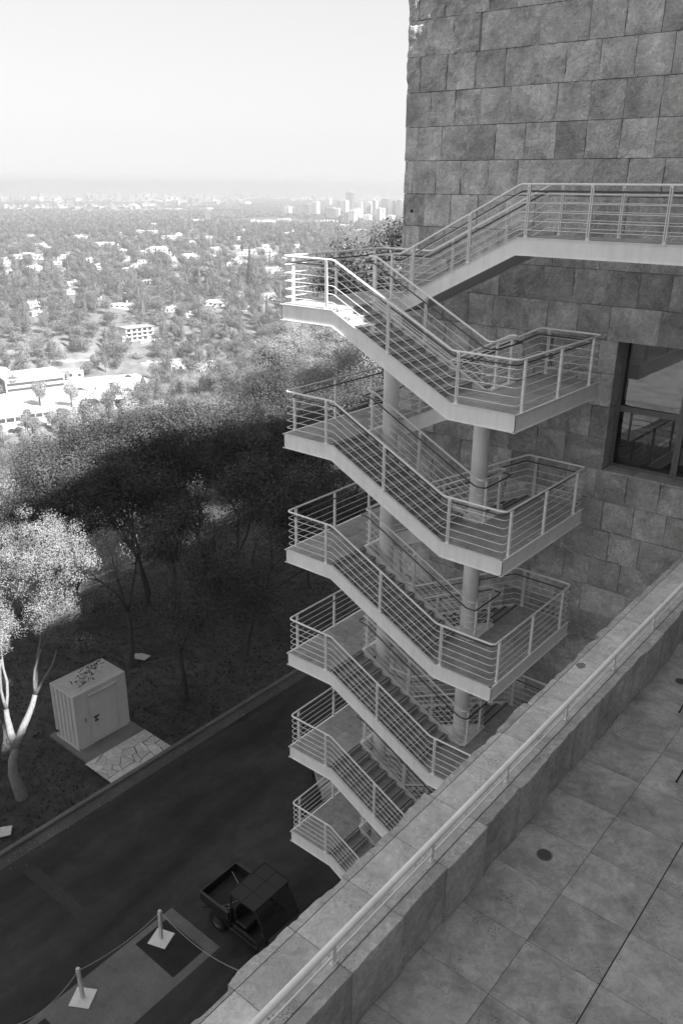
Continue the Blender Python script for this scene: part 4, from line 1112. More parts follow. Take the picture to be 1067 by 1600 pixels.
# light cart standing behind the lowest landing
M['cartw'] = paint('cream_cart_body', .42, .4, .1)
cr = thing('golf_cart', 'pale cart with a dark seat partly hidden behind the lowest landing', 'cart', (-15.75, 18.75, G), math.radians(-38))
b = MB(); b.extr([(-.95, .25), (1.05, .25), (1.15, .45), (.95, .72), (.55, .78), (.45, .42), (-.05, .42), (-.05, .62), (-.95, .70)], 'y', -.55, .55); b.build('body', M['cartw'], cr, bevel=.04)
b = MB(); b.box((-.55, -.5, .70), (.0, .5, .82), .5, .04); b.box((-.66, -.5, .82), (-.54, .5, 1.2), .5, .04); b.build('seat', M['plastic'], cr)
b = MB(); b.box((-1.25, -.45, .45), (-.96, .45, .52), .5, .01); b.tube([(-1.25, -.45, .5), (-1.27, -.45, .85), (-1.27, .45, .85), (-1.25, .45, .5)], .018, 6); b.build('bag_rack', M['cartw'], cr)
b = MB()
for i in range(16):
    pass
b.tube([(.45 - .05 * math.sin(i * .4), .22 + .16 * math.cos(i * .4), 1.0 + .14 * math.sin(i * .4)) for i in range(17)], .012, 6); b.tube([(.45, .22, 1.0), (.75, .22, .74)], .015, 6); b.build('steering_wheel', M['plastic'], cr)
for sx in (-.72, .8):
    for s in (-1, 1): wheel(cr, sx, s * .5, .23, .23, .18)
# twigs overhanging the container come from a branch of the tree behind it
rng = np.random.default_rng(77)
tw = [o for o in bpy.data.objects if o.get('label', '').startswith('shaded tree with a low fork')][0]
inv = (Matrix.Translation(tw.location) @ Matrix.Rotation(tw.rotation_euler.z, 4, 'Z') @ Matrix.Diagonal((*tw.scale, 1))).inverted()
b = MB(); pth = [(-24.3, 18.9, G + 3.2), (-24.6, 18.0, G + 3.55), (-25.0, 17.0, G + 3.6), (-25.2, 16.1, G + 3.3), (-25.15, 15.2, G + 3.0), (-25.0, 14.7, G + 2.75)]
b.tube(pth, [.045, .035, .028, .02, .012, .006], 6)
for k in range(14):
    p = np.array(pth[3 + k % 3]) + rng.normal(size=3) * .06; b.tube([p, p + rng.normal(size=3) * [.22, .22, .1]], .005, 4)
o = b.build('branch', M['bark'], tw); o.matrix_parent_inverse = inv
cc = np.array(pth)[rng.integers(3, 6, 240)] + rng.normal(size=(240, 3)) * [.16, .24, .12]
V, F, t = leaf_cloud(cc, .10, rng, .6)
o = bpy.data.objects.new('twig_leaves', np_mesh('twig_leaves', V, F, t, M['leaf_dark'])); C.objects.link(o); o.parent = tw; o.matrix_parent_inverse = inv
# ------------------------------------------------------------------ the valley, its houses and trees
M['hw'] = mat('white_house_wall', .6, .8); M['hg'] = mat('grey_house_wall', .30, .8); M['rl'] = mat('pale_roof', .40, .8); M['rd'] = mat('grey_roof', .24, .8); M['rw'] = mat('white_roof', .5, .7)
M['hwin'] = mat('dark_house_window', .04, .2, .5)
M['car_w'] = mat('white_car_paint', .7, .3, .5); M['car_d'] = mat('dark_car_paint', .04, .3, .5); M['car_g'] = mat('grey_car_paint', .25, .3, .5)
def right_dir(x, y):
    a = math.atan2(-x, y); return a
def house(kind, label, px, py, wpx, style='hip', rot=0.0, storeys=1, ratio=.6, wall='hw', roof='rl', nwin=4, cat='house', group=None, hs=None, d0=300, dist=None):
    if dist: dd = ray_dir(px, py); h0 = math.hypot(dd[0], dd[1]); x, y = dd[0] / h0 * dist, dd[1] / h0 * dist; z = gz(x, y); d = dist
    else: x, y, z, d = on_ground(px, py, d0)
    w = wpx * d / FPX * 1.0; dp = w * ratio; h = (hs or 3.0) * storeys
    a = right_dir(x, y) + math.radians(rot)          # local x runs to the right in the picture
    t = thing(kind, label, cat, (x, y, z), a, group)
    b = MB(); b.box((-w / 2, 0, -2), (w / 2, dp, h)); 
    if w > 18 and style != 'flat': b.box((w * .1, -dp * .35, -2), (w * .38, 0, h * .98))
    b.build('wall', M[wall], t)
    b = MB(); e = .5; rh = max(1.2, dp * .18)
    if style == 'flat':
        b.box((-w / 2 - .15, -.15, h), (w / 2 + .15, dp + .15, h + .35)); b.box((-w * .2, dp * .3, h + .35), (w * .05, dp * .6, h + 1.1))
    elif style == 'gable':
        b.extr([(-e, h - .1), (dp + e, h - .1), (dp / 2, h + rh * 1.2)], 'x', -w / 2 - e, w / 2 + e)
    else:
        b.hull([(-w / 2 - e, -e, h), (w / 2 + e, -e, h), (w / 2 + e, dp + e, h), (-w / 2 - e, dp + e, h)], [(-w / 2 + dp * .45, dp * .48, h + rh), (w / 2 - dp * .45, dp * .48, h + rh), (w / 2 - dp * .45, dp * .52, h + rh), (-w / 2 + dp * .45, dp * .52, h + rh)])
    if w > 18 and style != 'flat': b.extr([(w * .1 - e, h - .2), (w * .38 + e, h - .2), (w * .24, h + rh * .7)], 'y', -dp * .35 - e, dp * .4)
    rf = b.build('roof', M[roof], t)
    b = MB(); b.box((w * .2, dp * .45, h), (w * .2 + 1, dp * .45 + .8, h + rh + 1.2)); b.build('chimney', M[wall], rf)
    for s in range(storeys):
        for k in range(nwin):
            xa = -w / 2 + w * (k + .28) / nwin; ww = w / nwin * .45
            b = MB(); zz = (hs or 3.0) * s; yy = -.04 if not (w > 18 and style != 'flat' and xa + ww > w * .1 and xa < w * .38) else -dp * .35 - .04
            b.box((xa, yy, zz + .9), (xa + ww, yy + .1, zz + .9 + (hs or 3.0) * .45)); b.build('window', M['hwin'], t)
    return t
# hillside houses: base point in the photograph, width there, look
HS_ = [
 (62, 388, 36, 'hip', 8, 1, 'white', 'long low white house with a pale roof at the far upper left'),
 (48, 372, 14, 'gable', -5, 1, 'white', 'small pale gabled house just above the long white one, upper left'),
 (100, 390, 20, 'flat', 0, 1, 'pale', 'low flat house at the left, right of the long white one'),
 (158, 388, 24, 'gable', 12, 2, 'pale', 'two-storey gabled house with a plain pale front, left of centre'),
 (178, 382, 12, 'flat', 0, 1, 'white', 'little white cube house beside the plain gabled front'),
 (124, 372, 15, 'hip', 0, 1, 'white', 'pale hip-roofed house among trees above the gabled front'),
 (136, 374, 12, 'hip', 20, 1, 'white', 'narrow white house right of the pale hip-roofed one'),
 (190, 366, 14, 'flat', 0, 1, 'white', 'flat white roof among the upper left treetops'),
 (60, 404, 26, 'hip', -12, 1, 'grey', 'grey-roofed house with pale walls at the left below the long white house'),
 (28, 404, 22, 'hip', 4, 1, 'grey', 'low grey-roofed house near the left edge'),
 (104, 404, 24, 'hip', 10, 1, 'grey', 'grey hip-roofed house half buried in trees at the left'),
 (144, 412, 16, 'flat', -8, 2, 'white', 'white two-storey cube house left of the middle'),
 (88, 414, 16, 'flat', 0, 1, 'white', 'thin white roofline in the trees below the grey hip roof'),
 (8, 408, 12, 'gable', 0, 1, 'white', 'white gable cut by the left picture edge'),
 (115, 446, 14, 'flat', 6, 1, 'white', 'tiny white flat-roofed house above the dry slope'),
 (246, 396, 33, 'hip', -14, 2, 'white', 'big white two-storey house with stacked roofs in the middle of the hill'),
 (236, 366, 34, 'flat', 3, 2, 'grey', 'wide dark-fronted modern house with a thin white roof on the crest'),
 (268, 372, 30, 'flat', 0, 1, 'grey', 'long low grey building right of the dark-fronted modern house'),
 (296, 404, 32, 'hip', 10, 1, 'white', 'white house with a broad pale hip roof below the crest'),
 (334, 404, 18, 'flat', 5, 1, 'white', 'flat white house right of the broad hip roof'),
 (328, 378, 18, 'hip', -10, 2, 'white', 'white stepped villa on the crest right of the dark conifer'),
 (304, 362, 12, 'gable', 0, 1, 'grey', 'small dark gabled house on the crest by the dark conifer'),
 (337, 391, 16, 'flat', 0, 1, 'white', 'white block house beneath the stepped villa'),
 (372, 388, 18, 'flat', 0, 1, 'white', 'flat white house left of the dark-roofed terrace'),
 (394, 396, 24, 'gable', 8, 1, 'grey', 'grey-gabled house with white trim at the right of the hill'),
 (412, 388, 22, 'hip', 0, 1, 'white', 'white hip-roofed house behind the grey-gabled one'),
 (424, 402, 26, 'hip', -6, 1, 'white', 'white-walled grey-roofed house beside the top landing'),
 (386, 412, 28, 'flat', 0, 1, 'grey', 'long grey flat roof in front of the grey-gabled house'),
 (426, 424, 34, 'flat', -4, 1, 'white', 'long white flat-roofed house just left of the top landing'),
 (374, 374, 14, 'hip', 0, 1, 'white', 'pale cottage among trees at the right of the crest'),
 (188, 482, 34, 'flat', -25, 1, 'white', 'bright white flat roof above the white villa'),
 (156, 474, 16, 'flat', 10, 1, 'white', 'small white box house left of the bright flat roof'),
 (266, 488, 26, 'gable', 15, 1, 'pale', 'pale gabled house in the trees right of the white villa'),
 (334, 478, 36, 'hip', -20, 1, 'pale', 'pale L-shaped roof in the trees at the right of the hill'),
 (420, 468, 34, 'gable', 0, 1, 'white', 'white gabled house directly left of the top landing fascia'),
 (278, 432, 16, 'flat', 0, 1, 'pale', 'pale small house hidden in the middle treetops'),
 (230, 444, 20, 'hip', 0, 1, 'pale', 'pale roof peeping from the trees above the white villa'),
 (356, 446, 12, 'gable', 0, 1, 'white', 'small white gable between dark crowns at the right'),
 (214, 418, 16, 'hip', 0, 1, 'grey', 'grey house among the treetops left of the stacked roofs'),
 (176, 428, 14, 'gable', 0, 1, 'grey', 'grey gable on the dry bank at the left of the hill'),
]
HOUSE_AT = []
for (px, py, w, st, rot, sto, tone, lab) in HS_:
    wl_, rf_ = {'white': ('hw', 'rl'), 'pale': ('hw', 'rl'), 'grey': ('hw', 'rd')}[tone]
    if 'dark-fronted' in lab: wl_, rf_ = 'hg', 'rw'
    elif st == 'flat' and tone == 'white': rf_ = 'rw'
    t = house('hillside_house', lab, px, py, w, st, rot, sto, .55, wl_, rf_, 4 if w > 18 else 2)
    HOUSE_AT.append((t.location.x, t.location.y, w))
rh_ = random.Random(77); q = 0
while q < 48:
    px, py = rh_.uniform(0, 560), rh_.uniform(350, 432) if rh_.random() < .8 else rh_.uniform(430, 500)
    if px > 450 and py > 400: continue
    x_, y_, z_, d_ = on_ground(px, py, 420)
    if any(math.hypot(x_ - a_, y_ - b_) < 26 for a_, b_, c_ in HOUSE_AT): continue
    t = house('hillside_house', 'house half hidden among the treetops of the far hill', px, py, rh_.uniform(13, 26) * 900 / max(800, d_), rh_.choice(['hip', 'gable', 'flat']), rh_.uniform(-35, 35), rh_.choice([1, 1, 2]), .6, 'hw', rh_.choice(['rl', 'rl', 'rd', 'rw']), 3, group='houses half hidden on the far hill'); HOUSE_AT.append((t.location.x, t.location.y, 14)); q += 1
# white three-storey villa
x, y, z, d = on_ground(222, 531, 300); a = right_dir(x, y) + math.radians(28)
v = thing('white_villa', 'white three-storey villa with rows of dark windows on the slope', 'villa', (x, y, z), a); HOUSE_AT.append((x, y, 60)); k = d / FPX
W_, D_ = 50 * k, 22 * k
b = MB(); b.box((-W_ * .5, 0, -3), (W_ * .42, D_, 9.4)); b.box((-W_ * .62, 1, -3), (-W_ * .5, D_ * .8, 3.5)); b.build('wall', M['hw'], v)
b = MB(); b.box((-W_ * .52, -1.2, 9.4), (W_ * .44, D_ + .5, 9.9)); b.build('roof', M['rd'], v)
for s, n in ((0, 4), (1, 5), (2, 5)):
    b = MB(); b.box((-W_ * .5, -1.3, s * 3.1 - .15), (W_ * .42, .05, s * 3.1 + .12)); b.build('balcony', M['hw'], v)
    for q in range(n): b = MB(); xa = -W_ * .46 + q * W_ * .175; b.box((xa, -.06, s * 3.1 + .5), (xa + W_ * .12, .1, s * 3.1 + 2.6)); b.build('window', M['hwin'], v)
    b = MB(); b.box((W_ * .42 - .05, D_ * .2, s * 3.1 + .7), (W_ * .42 + .06, D_ * .7, s * 3.1 + 2.4)); b.build('window', M['hwin'], v)
b = MB(); b.box((-W_ * .2, -8, -4), (W_ * .9, -5, .6)); b.build('terrace_wall', M['hw'], v)
# office with grey front and the white sheds on the valley floor
M['lot'] = concrete('parking_lot', .50)
pl = [on_ground(px, py, 420) for px, py in ((-60, 640), (-60, 700), (60, 668), (180, 640), (236, 600), (215, 585), (150, 592), (60, 606))]
rngl = np.random.default_rng(1)
cxm = sum(p[0] for p in pl) / 8; cym = sum(p[1] for p in pl) / 8
lot_poly = [(p[0], p[1]) for p in pl]
def inpoly(x, y, P):
    c = False; j = len(P) - 1
    for i in range(len(P)):
        if (P[i][1] > y) != (P[j][1] > y) and x < (P[j][0] - P[i][0]) * (y - P[i][1]) / (P[j][1] - P[i][1]) + P[i][0]: c = not c
        j = i
    return c
b = MB(); zl = max(float(p[2]) for p in pl) + .4
b.prism(lot_poly[::-1], zl - 6, zl); tag(b.build('valley_parking_lot', M['lot']), kind='structure')
def at_z(px, py, z):
    d = ray_dir(px, py); t = z / d[2]; return d[0] * t, d[1] * t, z
def block(kind, label, px, py, wpx, dpx, h, rot, wall, roof, cat='building', bands=0, par=True, nwin=0):
    x, y, z = at_z(px, py, zl); d = math.hypot(x, y); w = wpx * d / FPX; dp = dpx
    t = thing(kind, label, cat, (x, y, z), right_dir(x, y) + math.radians(rot)); HOUSE_AT.append((x, y, max(w, dp)))
    b = MB(); b.box((-w / 2, 0, -1), (w / 2, dp, h)); b.build('wall', M[wall], t)
    b = MB(); b.box((-w / 2 - .3, -.3, h), (w / 2 + .3, dp + .3, h + .6)); b.box((-w * .3, dp * .3, h + .6), (-w * .1, dp * .5, h + 1.6)); b.box((w * .1, dp * .3, h + .6), (w * .2, dp * .6, h + 1.4)); b.build('roof', M[roof], t)
    for s in range(bands):
        b = MB(); b.box((-w / 2 + 1, -.05, 1.2 + s * 3.6), (w / 2 - 1, .1, 2.8 + s * 3.6)); b.build('window', M['hwin'], t)
        b = MB(); b.box((w / 2 - .05, 1, 1.2 + s * 3.6), (w / 2 + .06, dp - 1, 2.8 + s * 3.6)); b.build('window', M['hwin'], t)
    for q in range(nwin): b = MB(); xa = -w / 2 + w * (q + .3) / nwin; b.box((xa, -.05, .6), (xa + w / nwin * .4, .1, 2.6)); b.build('window', M['hwin'], t)
    return t
block('office_building', 'grey-fronted office block with a white flat roof behind the two round trees', 58, 610, 86, 26, 8.5, 14, 'hg', 'rw', bands=2)
block('warehouse', 'long low white building with a pale roof behind the office block', 122, 577, 74, 24, 6, -2, 'hw', 'rw', nwin=6)
block('garage_block', 'small white building with dark doors in front of the long low one', 112, 590, 36, 9, 4, 2, 'hw', 'rw', nwin=3)
block('white_tower_house', 'small white cube block at the right end of the long low building', 153, 566, 12, 7, 9, 0, 'hw', 'rw')
block('corner_shed', 'white shed cut by the left picture edge beside the office block', 2, 592, 26, 18, 5, 10, 'hw', 'rw', nwin=2)
block('roadside_shop', 'flat white shop among palms right of the open lot', 236, 578, 30, 12, 4, -20, 'hw', 'rw', nwin=3)
block('roadside_villa', 'white house in the trees at the right end of the valley floor', 283, 578, 34, 14, 5, 20, 'hw', 'rl', nwin=3)
def canopy_shed(label, px, py, wpx, dp, h, rot):
    x, y, z = at_z(px, py, zl); d = math.hypot(x, y); w = wpx * d / FPX
    t = thing('canopy', label, 'canopy', (x, y, z), right_dir(x, y) + math.radians(rot), 'canopies on the parking lot'); HOUSE_AT.append((x, y, w))
    b = MB(); b.box((-w / 2, 0, h), (w / 2, dp, h + .6)); b.build('roof', M['rl'], t)
    for i in range(4):
        for yy in (.4, dp - .8): b = MB(); xx = -w / 2 + .4 + i * (w - 1.2) / 3; b.box((xx, yy, 0), (xx + .4, yy + .4, h)); b.build('post', M['hw'], t)
canopy_shed('wide flat canopy beside two palms at the right of the lot', 190, 634, 66, 22, 4.2, 18)
canopy_shed('low canopy with dark bays at the left edge of the lot', 18, 662, 42, 10, 3.4, 12)
canopy_shed('small canopy over parked cars at the lower right of the lot', 74, 652, 34, 8, 3.2, 8)
# cars
def car(label, px, py, rot, mt, zz=None):
    x, y, z = at_z(px, py, zl)
    t = thing('parked_car', label, 'car', (x, y, zl), right_dir(x, y) + math.radians(rot), 'cars on the valley parking lot')
    b = MB(); b.extr([(-2.2, .35), (2.2, .35), (2.25, .75), (1.3, .9), (-1.9, .95), (-2.25, .8)], 'y', -.88, .88); b.extr([(-1.6, .93), (1.1, .9), (.5, 1.42), (-1.1, 1.45)], 'y', -.78, .78); b.build('body', M[mt], t)
    b = MB(); b.extr([(-1.35, 1.0), (.9, .98), (.45, 1.36), (-1.0, 1.38)], 'y', -.80, .80); b.build('window', M['hwin'], t)
    for sx in (-1.4, 1.4):
        for s in (-.8, .8):
            b = MB(); n = 12; V = [(sx + .33 * math.cos(6.283 * i / n), s + q, .33 + .33 * math.sin(6.283 * i / n)) for q in (-.1, .1) for i in range(n)]
            b.add(V, [tuple(range(n - 1, -1, -1)), tuple(range(n, 2 * n))] + [(i, (i + 1) % n, n + (i + 1) % n, n + i) for i in range(n)]); b.build('wheel', M['tyre'], t)
for a_ in [('white car parked by the grey office wall', 30, 612, 0, 'car_w'), ('white car crossing the open lot at the left', 16, 628, 15, 'car_w'), ('dark car on the lot left of the wide canopy', 126, 609, 5, 'car_d'), ('dark car behind the flat shop on the road', 201, 589, 0, 'car_d'), ('grey car between the two round trees', 133, 611, 8, 'car_g'),
           ('white van-like car under the small canopy', 88, 651, 0, 'car_w'), ('grey car under the small canopy', 76, 650, 0, 'car_g'), ('dark car under the wide canopy, left bay', 174, 632, 80, 'car_d'), ('dark car under the wide canopy, right bay', 184, 631, 80, 'car_d'), ('dark car at the bottom of the lot by the wood', 20, 674, 10, 'car_d'), ('white car at the bottom of the lot by the wood', 30, 671, 10, 'car_w'), ('pale car beside the left round tree', 42, 611, 5, 'car_w')]: car(*a_)

# valley trees that can be singled out
def simple_tree(seed, h, r, n, leaf, kind=0, mt='leaf_far'):
    rng = np.random.default_rng(seed); NRM.clear(); P = canopy(0, 0, 0, h, r, n, leaf, rng, kind)
    V, F, t = leaf_cloud(P, leaf, rng, .75, .3, out=NRM[0])
    me = np_mesh('crown', V, F, t, M[mt]); b = MB(); b.tube([(0, 0, -1.5), (.1, 0, h * .3), (0, .1, h * .6)], [r * .09, r * .07, r * .04], 6); o = b.build('trunk', M['bark']); tm = o.data; bpy.data.objects.remove(o)
    return me, tm
vt = [simple_tree(70 + i, 10, 5, 2600, .5) for i in range(3)] + [simple_tree(75, 16, 3.6, 1500, .6, 2, 'leaf_dark')] + [simple_tree(78, 10, 4, 900, .6, 0, 'leaf_pale')]
for (px, py, wpx, hpx, lab) in ((64, 634, 34, 42, 'round tree on the lot in front of the grey office block, left one of two'), (113, 636, 30, 42, 'round tree on the lot in front of the office end, right one of two'), (24, 612, 30, 26, 'squat tree by the left corner of the office block'), (20, 566, 38, 32, 'broad tree behind the left end of the office'), (54, 574, 22, 24, 'round tree between the office and the long low building'), (150, 582, 18, 30, 'upright tree at the right end of the long low building'), (166, 584, 18, 32, 'pale upright tree right of the long low building'), (217, 572, 32, 24, 'dark clump of trees behind the open lot road'), (100, 592, 36, 14, 'clipped hedge-like tree right of the office block')):
    x, y, z = at_z(px, py, zl); d = math.hypot(x, y); t = plant('valley_tree', vt[0] if 'pale' not in lab else vt[4], x, y, zl, R.uniform(0, 6), 1, lab); w = wpx * d / FPX / 10; h = hpx * d / FPX / 10.5 ; t.scale = (w, w, h); HOUSE_AT.append((x, y, 6))
# palms
def palm(label, px, py, h):
    x, y, z = at_z(px, py, zl); t = thing('palm_tree', label, 'palm tree', (x, y, zl), 0, 'palms by the wide canopy')
    b = MB(); b.tube([(0, 0, -1), (.2, 0, h * .5), (0, 0, h)], [.35, .25, .22], 7); b.build('trunk', M['bark_pale'], t)
    b = MB()
    for i in range(16):
        a = i * 2.399; e = R.uniform(.0, .9); L = 3.2; p = []
        for q in range(5): s = q / 4; p.append((math.cos(a) * L * s * math.cos(e * (1 - s)), math.sin(a) * L * s * math.cos(e), h + L * s * math.sin(e) - 1.9 * s * s * L * .4))
        for q in range(4):
            n_ = np.array([-math.sin(a), math.cos(a), 0]) * .35 * (1 - .2 * q); p0, p1 = np.array(p[q]), np.array(p[q + 1]); b.add([p0 - n_, p0 + n_, p1 + n_ * .8, p1 - n_ * .8], [(0, 1, 2, 3)], .3)
    b.build('crown', M['leaf_far'], t)
palm('palm left of the wide canopy on the lot', 152, 628, 9); palm('taller palm in front of the wide canopy', 176, 626, 11); palm('slim palm by the flat white shop', 240, 590, 10)

# trees of the hill beyond, single ones first
cand = []
for tries in range(60000):
    dd = math.sqrt(R.uniform(440 ** 2, 2300 ** 2)) if R.random() < .6 else R.uniform(440, 1000); az = math.radians(R.uniform(33, 64.5)); x, y = -dd * math.sin(az), dd * math.cos(az)
    cand.append((dd, x, y))
    if len(cand) > 15000: break
occ = {}
HB = [(hx_, hy_, max(5.0, (w_ if w_ > 0 else 10) * math.hypot(hx_, hy_) / FPX * .42)) for hx_, hy_, w_ in HOUSE_AT]
HA = np.array([(a_, c_, r_) for a_, c_, r_ in HB])
def ok(x, y, dd, mn):
    k = (int(x // 12), int(y // 12))
    for i in (-1, 0, 1):
        for j in (-1, 0, 1):
            for (a, c) in occ.get((k[0] + i, k[1] + j), ()):
                if (a - x) ** 2 + (c - y) ** 2 < mn * mn: return False
    # keep clear of houses and of the sight line just in front of them
    vx, vy = x - HA[:, 0], y - HA[:, 1]; hd_ = np.hypot(HA[:, 0], HA[:, 1]); ux, uy = HA[:, 0] / hd_, HA[:, 1] / hd_
    al = vx * ux + vy * uy; la = np.abs(-vx * uy + vy * ux)
    if np.any((np.abs(al) < HA[:, 2] * .9 + 2) & (la < HA[:, 2] + 3)): return False
    if np.any((al < 0) & (al > -(14 + .085 * hd_)) & (la < HA[:, 2] * .8)): return False
    if inpoly(x, y, lot_poly): return False
    occ.setdefault(k, []).append((x, y)); return True
sel = []
for dd, x, y in cand:
    if fbm(np.array([x / 70]), np.array([y / 70]), 21, 3)[0] > .34 and dd < 900: continue     # bare dry openings
    if ok(x, y, dd, 7.6 if dd < 1100 else 9.0): sel.append((dd, x, y))
sel.sort()
single = sel[:95]
for dd, x, y in single:
    s = R.uniform(.9, 1.6); i = R.choice([0, 0, 1, 1, 2, 2, 4, 3])
    plant('valley_tree', vt[i], x, y, gz(x, y), R.uniform(0, 6), s * (.8 if i == 3 else 1), {3: 'tall dark conifer on the lower hill across the valley', 4: 'pale round tree on the lower hill across the valley'}.get(i, 'bushy tree on the lower hill across the valley'), {3: 'conifers across the valley', 4: 'pale trees across the valley'}.get(i, 'bushy trees across the valley'), s * R.uniform(.85, 1.25) * (.8 if i == 3 else 1))
for (px, py, hpx, wpx, lab) in ((322, 444, 40, 46, 'large dark bushy tree standing out in the middle of the hill'), (392, 462, 46, 30, 'dark pointed tree left of the top landing on the hill'), (374, 476, 24, 26, 'round dark tree beside the L-shaped roof'), (276, 366, 14, 26, 'dark spreading conifer on the crest beside the modern house'), (308, 384, 18, 16, 'dark conifer on the crest above the broad hip roof'), (22, 398, 20, 26, 'round dark tree at the left edge below the long white house'), (150, 372, 14, 14, 'dark round tree left of the little white cube house')):
    x, y, z, d = on_ground(px, py, 420); t = plant('valley_tree', vt[1] if 'pointed' not in lab else vt[3], x, y, z, 0, 1, lab); t.scale = (wpx * d / FPX / 10,) * 2 + (hpx * d / FPX / 10.3,)
rng = np.random.default_rng(15); Vs, Ts, Ss = [], [], []; NRM.clear()
for dd, x, y in sel[95:]:
    z = gz(x, y); n = int(np.clip(900 * (700 / dd) ** 1.3, 120, 1000)); kd = 2 if rng.uniform() < .10 else 0
    h = rng.uniform(9, 19) * (1.3 if kd == 2 else 1); r = rng.uniform(4.5, 10) * (.55 if kd == 2 else 1)
    Vs.append(canopy(x, y, z, h, r, n, 1, rng, kd)); Ss.append(rng.uniform(.6, 1.2, n) * max(1, math.sqrt(dd / 700)) * (420 / max(n, 150)) ** .25); tt = rng.uniform(0, 1) ** 1.3; Ts.append(np.clip(tt * .75 + rng.uniform(0, .25, n), 0, 1))
# the suburban forest farther out
for q in range(24000):
    dd = 2200 * (9500 / 2200) ** rng.uniform(0, 1); az = math.radians(rng.uniform(34, 64)); x, y = -dd * math.sin(az), dd * math.cos(az)
    if fbm(np.array([x / 500]), np.array([y / 500]), 44, 2)[0] > .28: continue
    z = gz(x, y); n = 22 if dd < 4500 else 12; s = dd / 2200
    Vs.append(canopy(x, y, z, rng.uniform(8, 13), rng.uniform(7, 11) * s ** .5, n, 1, rng, 0)); Ss.append(rng.uniform(3, 5, n) * s ** .6); Ts.append(np.full(n, rng.uniform(0, 1)))
V, F, t = leaf_cloud(np.concatenate(Vs), 1, rng, .8, .5, np.concatenate(Ss), np.concatenate(Ts), np.concatenate(NRM))
o = bpy.data.objects.new('suburban_trees', np_mesh('suburban_trees', V, F, t, M['leaf_far'])); C.objects.link(o)
tag(o, 'mass of garden and street trees covering the hill and the plain', 'trees', kind='stuff')

# ------------------------------------------------------------------ the city on the plain
def tower(px, py, wpx, hpx, dist, tone, lab, grp=None):
    x, y, zb, dist = on_ground(px, py, 1600)
    g0 = gz(x, y); w = wpx * dist / FPX; hh = hpx * dist / FPX
    t = thing('office_tower', lab, 'tower', (x, y, g0), right_dir(x, y) + math.radians(-30 + R.uniform(-6, 6)), grp)
    top = zb + hh - g0; w *= .76
    b = MB(); b.box((-w / 2, 0, -3), (w / 2, w * .8, top)); b.build('wall', M[tone], t)
    b = MB(); b.box((-w / 4, w * .15, top), (w / 4, w * .55, top + w * .12)); b.build('roof', M['rl'], t)
    for s in (-1, 0, 1):
        b = MB(); b.box((s * w * .3 - w * .09, -w * .01, top * .08), (s * w * .3 + w * .09, w * .01, top * .95)); b.build('window', M['hg'], t)
M['tw'] = mat('pale_tower', .7, .7); M['tg'] = mat('grey_tower', .13, .6)
for (px, py, w, h, ds, tone, lab) in [
 (545, 332, 14, 27, 6800, 'tg', 'tallest dark slab tower left of the stone wall'), (537, 334, 11, 18, 6400, 'tw', 'white tower directly left of the tallest slab'), (529, 332, 8, 15, 6500, 'tg', 'slim grey tower beside the white one'),
 (491, 338, 12, 20, 5200, 'tw', 'white block tower at the left end of the skyline cluster'), (479, 338, 12, 16, 5100, 'tg', 'grey block tower at the far left of the cluster'), (516, 343, 20, 15, 4600, 'tg', 'broad grey tower block below the tallest slab'), (526, 340, 8, 13, 4700, 'tw', 'narrow white block joined to the broad grey one'),
 (555, 344, 18, 15, 4800, 'tw', 'broad white block right of centre in the cluster'), (549, 350, 14, 19, 4300, 'tw', 'bright white block in front of the tallest slab'), (575, 338, 9, 20, 6600, 'tw', 'pale tower between the slab and the right group'), (584, 338, 8, 22, 6700, 'tw', 'pale taller tower of the right group'),
 (590, 348, 10, 20, 4900, 'tw', 'striped white tower in front of the right group'), (596, 346, 8, 18, 5000, 'tw', 'second white tower in front, right of the striped one'), (600, 337, 14, 23, 6900, 'tg', 'wide grey tower of the right group'), (615, 337, 8, 20, 7000, 'tg', 'grey tower nearest the wall corner'), (622, 338, 7, 22, 7100, 'tg', 'grey tower touching the wall corner'),
 (572, 346, 14, 9, 4700, 'tw', 'low wide white block below the right group'), (608, 346, 14, 8, 4600, 'tw', 'low white block near the wall corner'), (512, 322, 9, 10, 8200, 'tw', 'small faint tower above the broad grey block'), (324, 348, 8, 16, 4300, 'tg', 'lone grey tower standing in the trees left of centre'),
 (448, 336, 12, 11, 5600, 'tw', 'low pale tower left of the cluster'), (456, 335, 7, 10, 5700, 'tg', 'low grey tower left of the cluster'), (562, 330, 7, 12, 7600, 'tw', 'faint tower behind the broad white block'), (206, 330, 14, 9, 6200, 'tw', 'broad pale block far at the left of the plain')]:
    tower(px, py, w, h, ds, tone, lab)
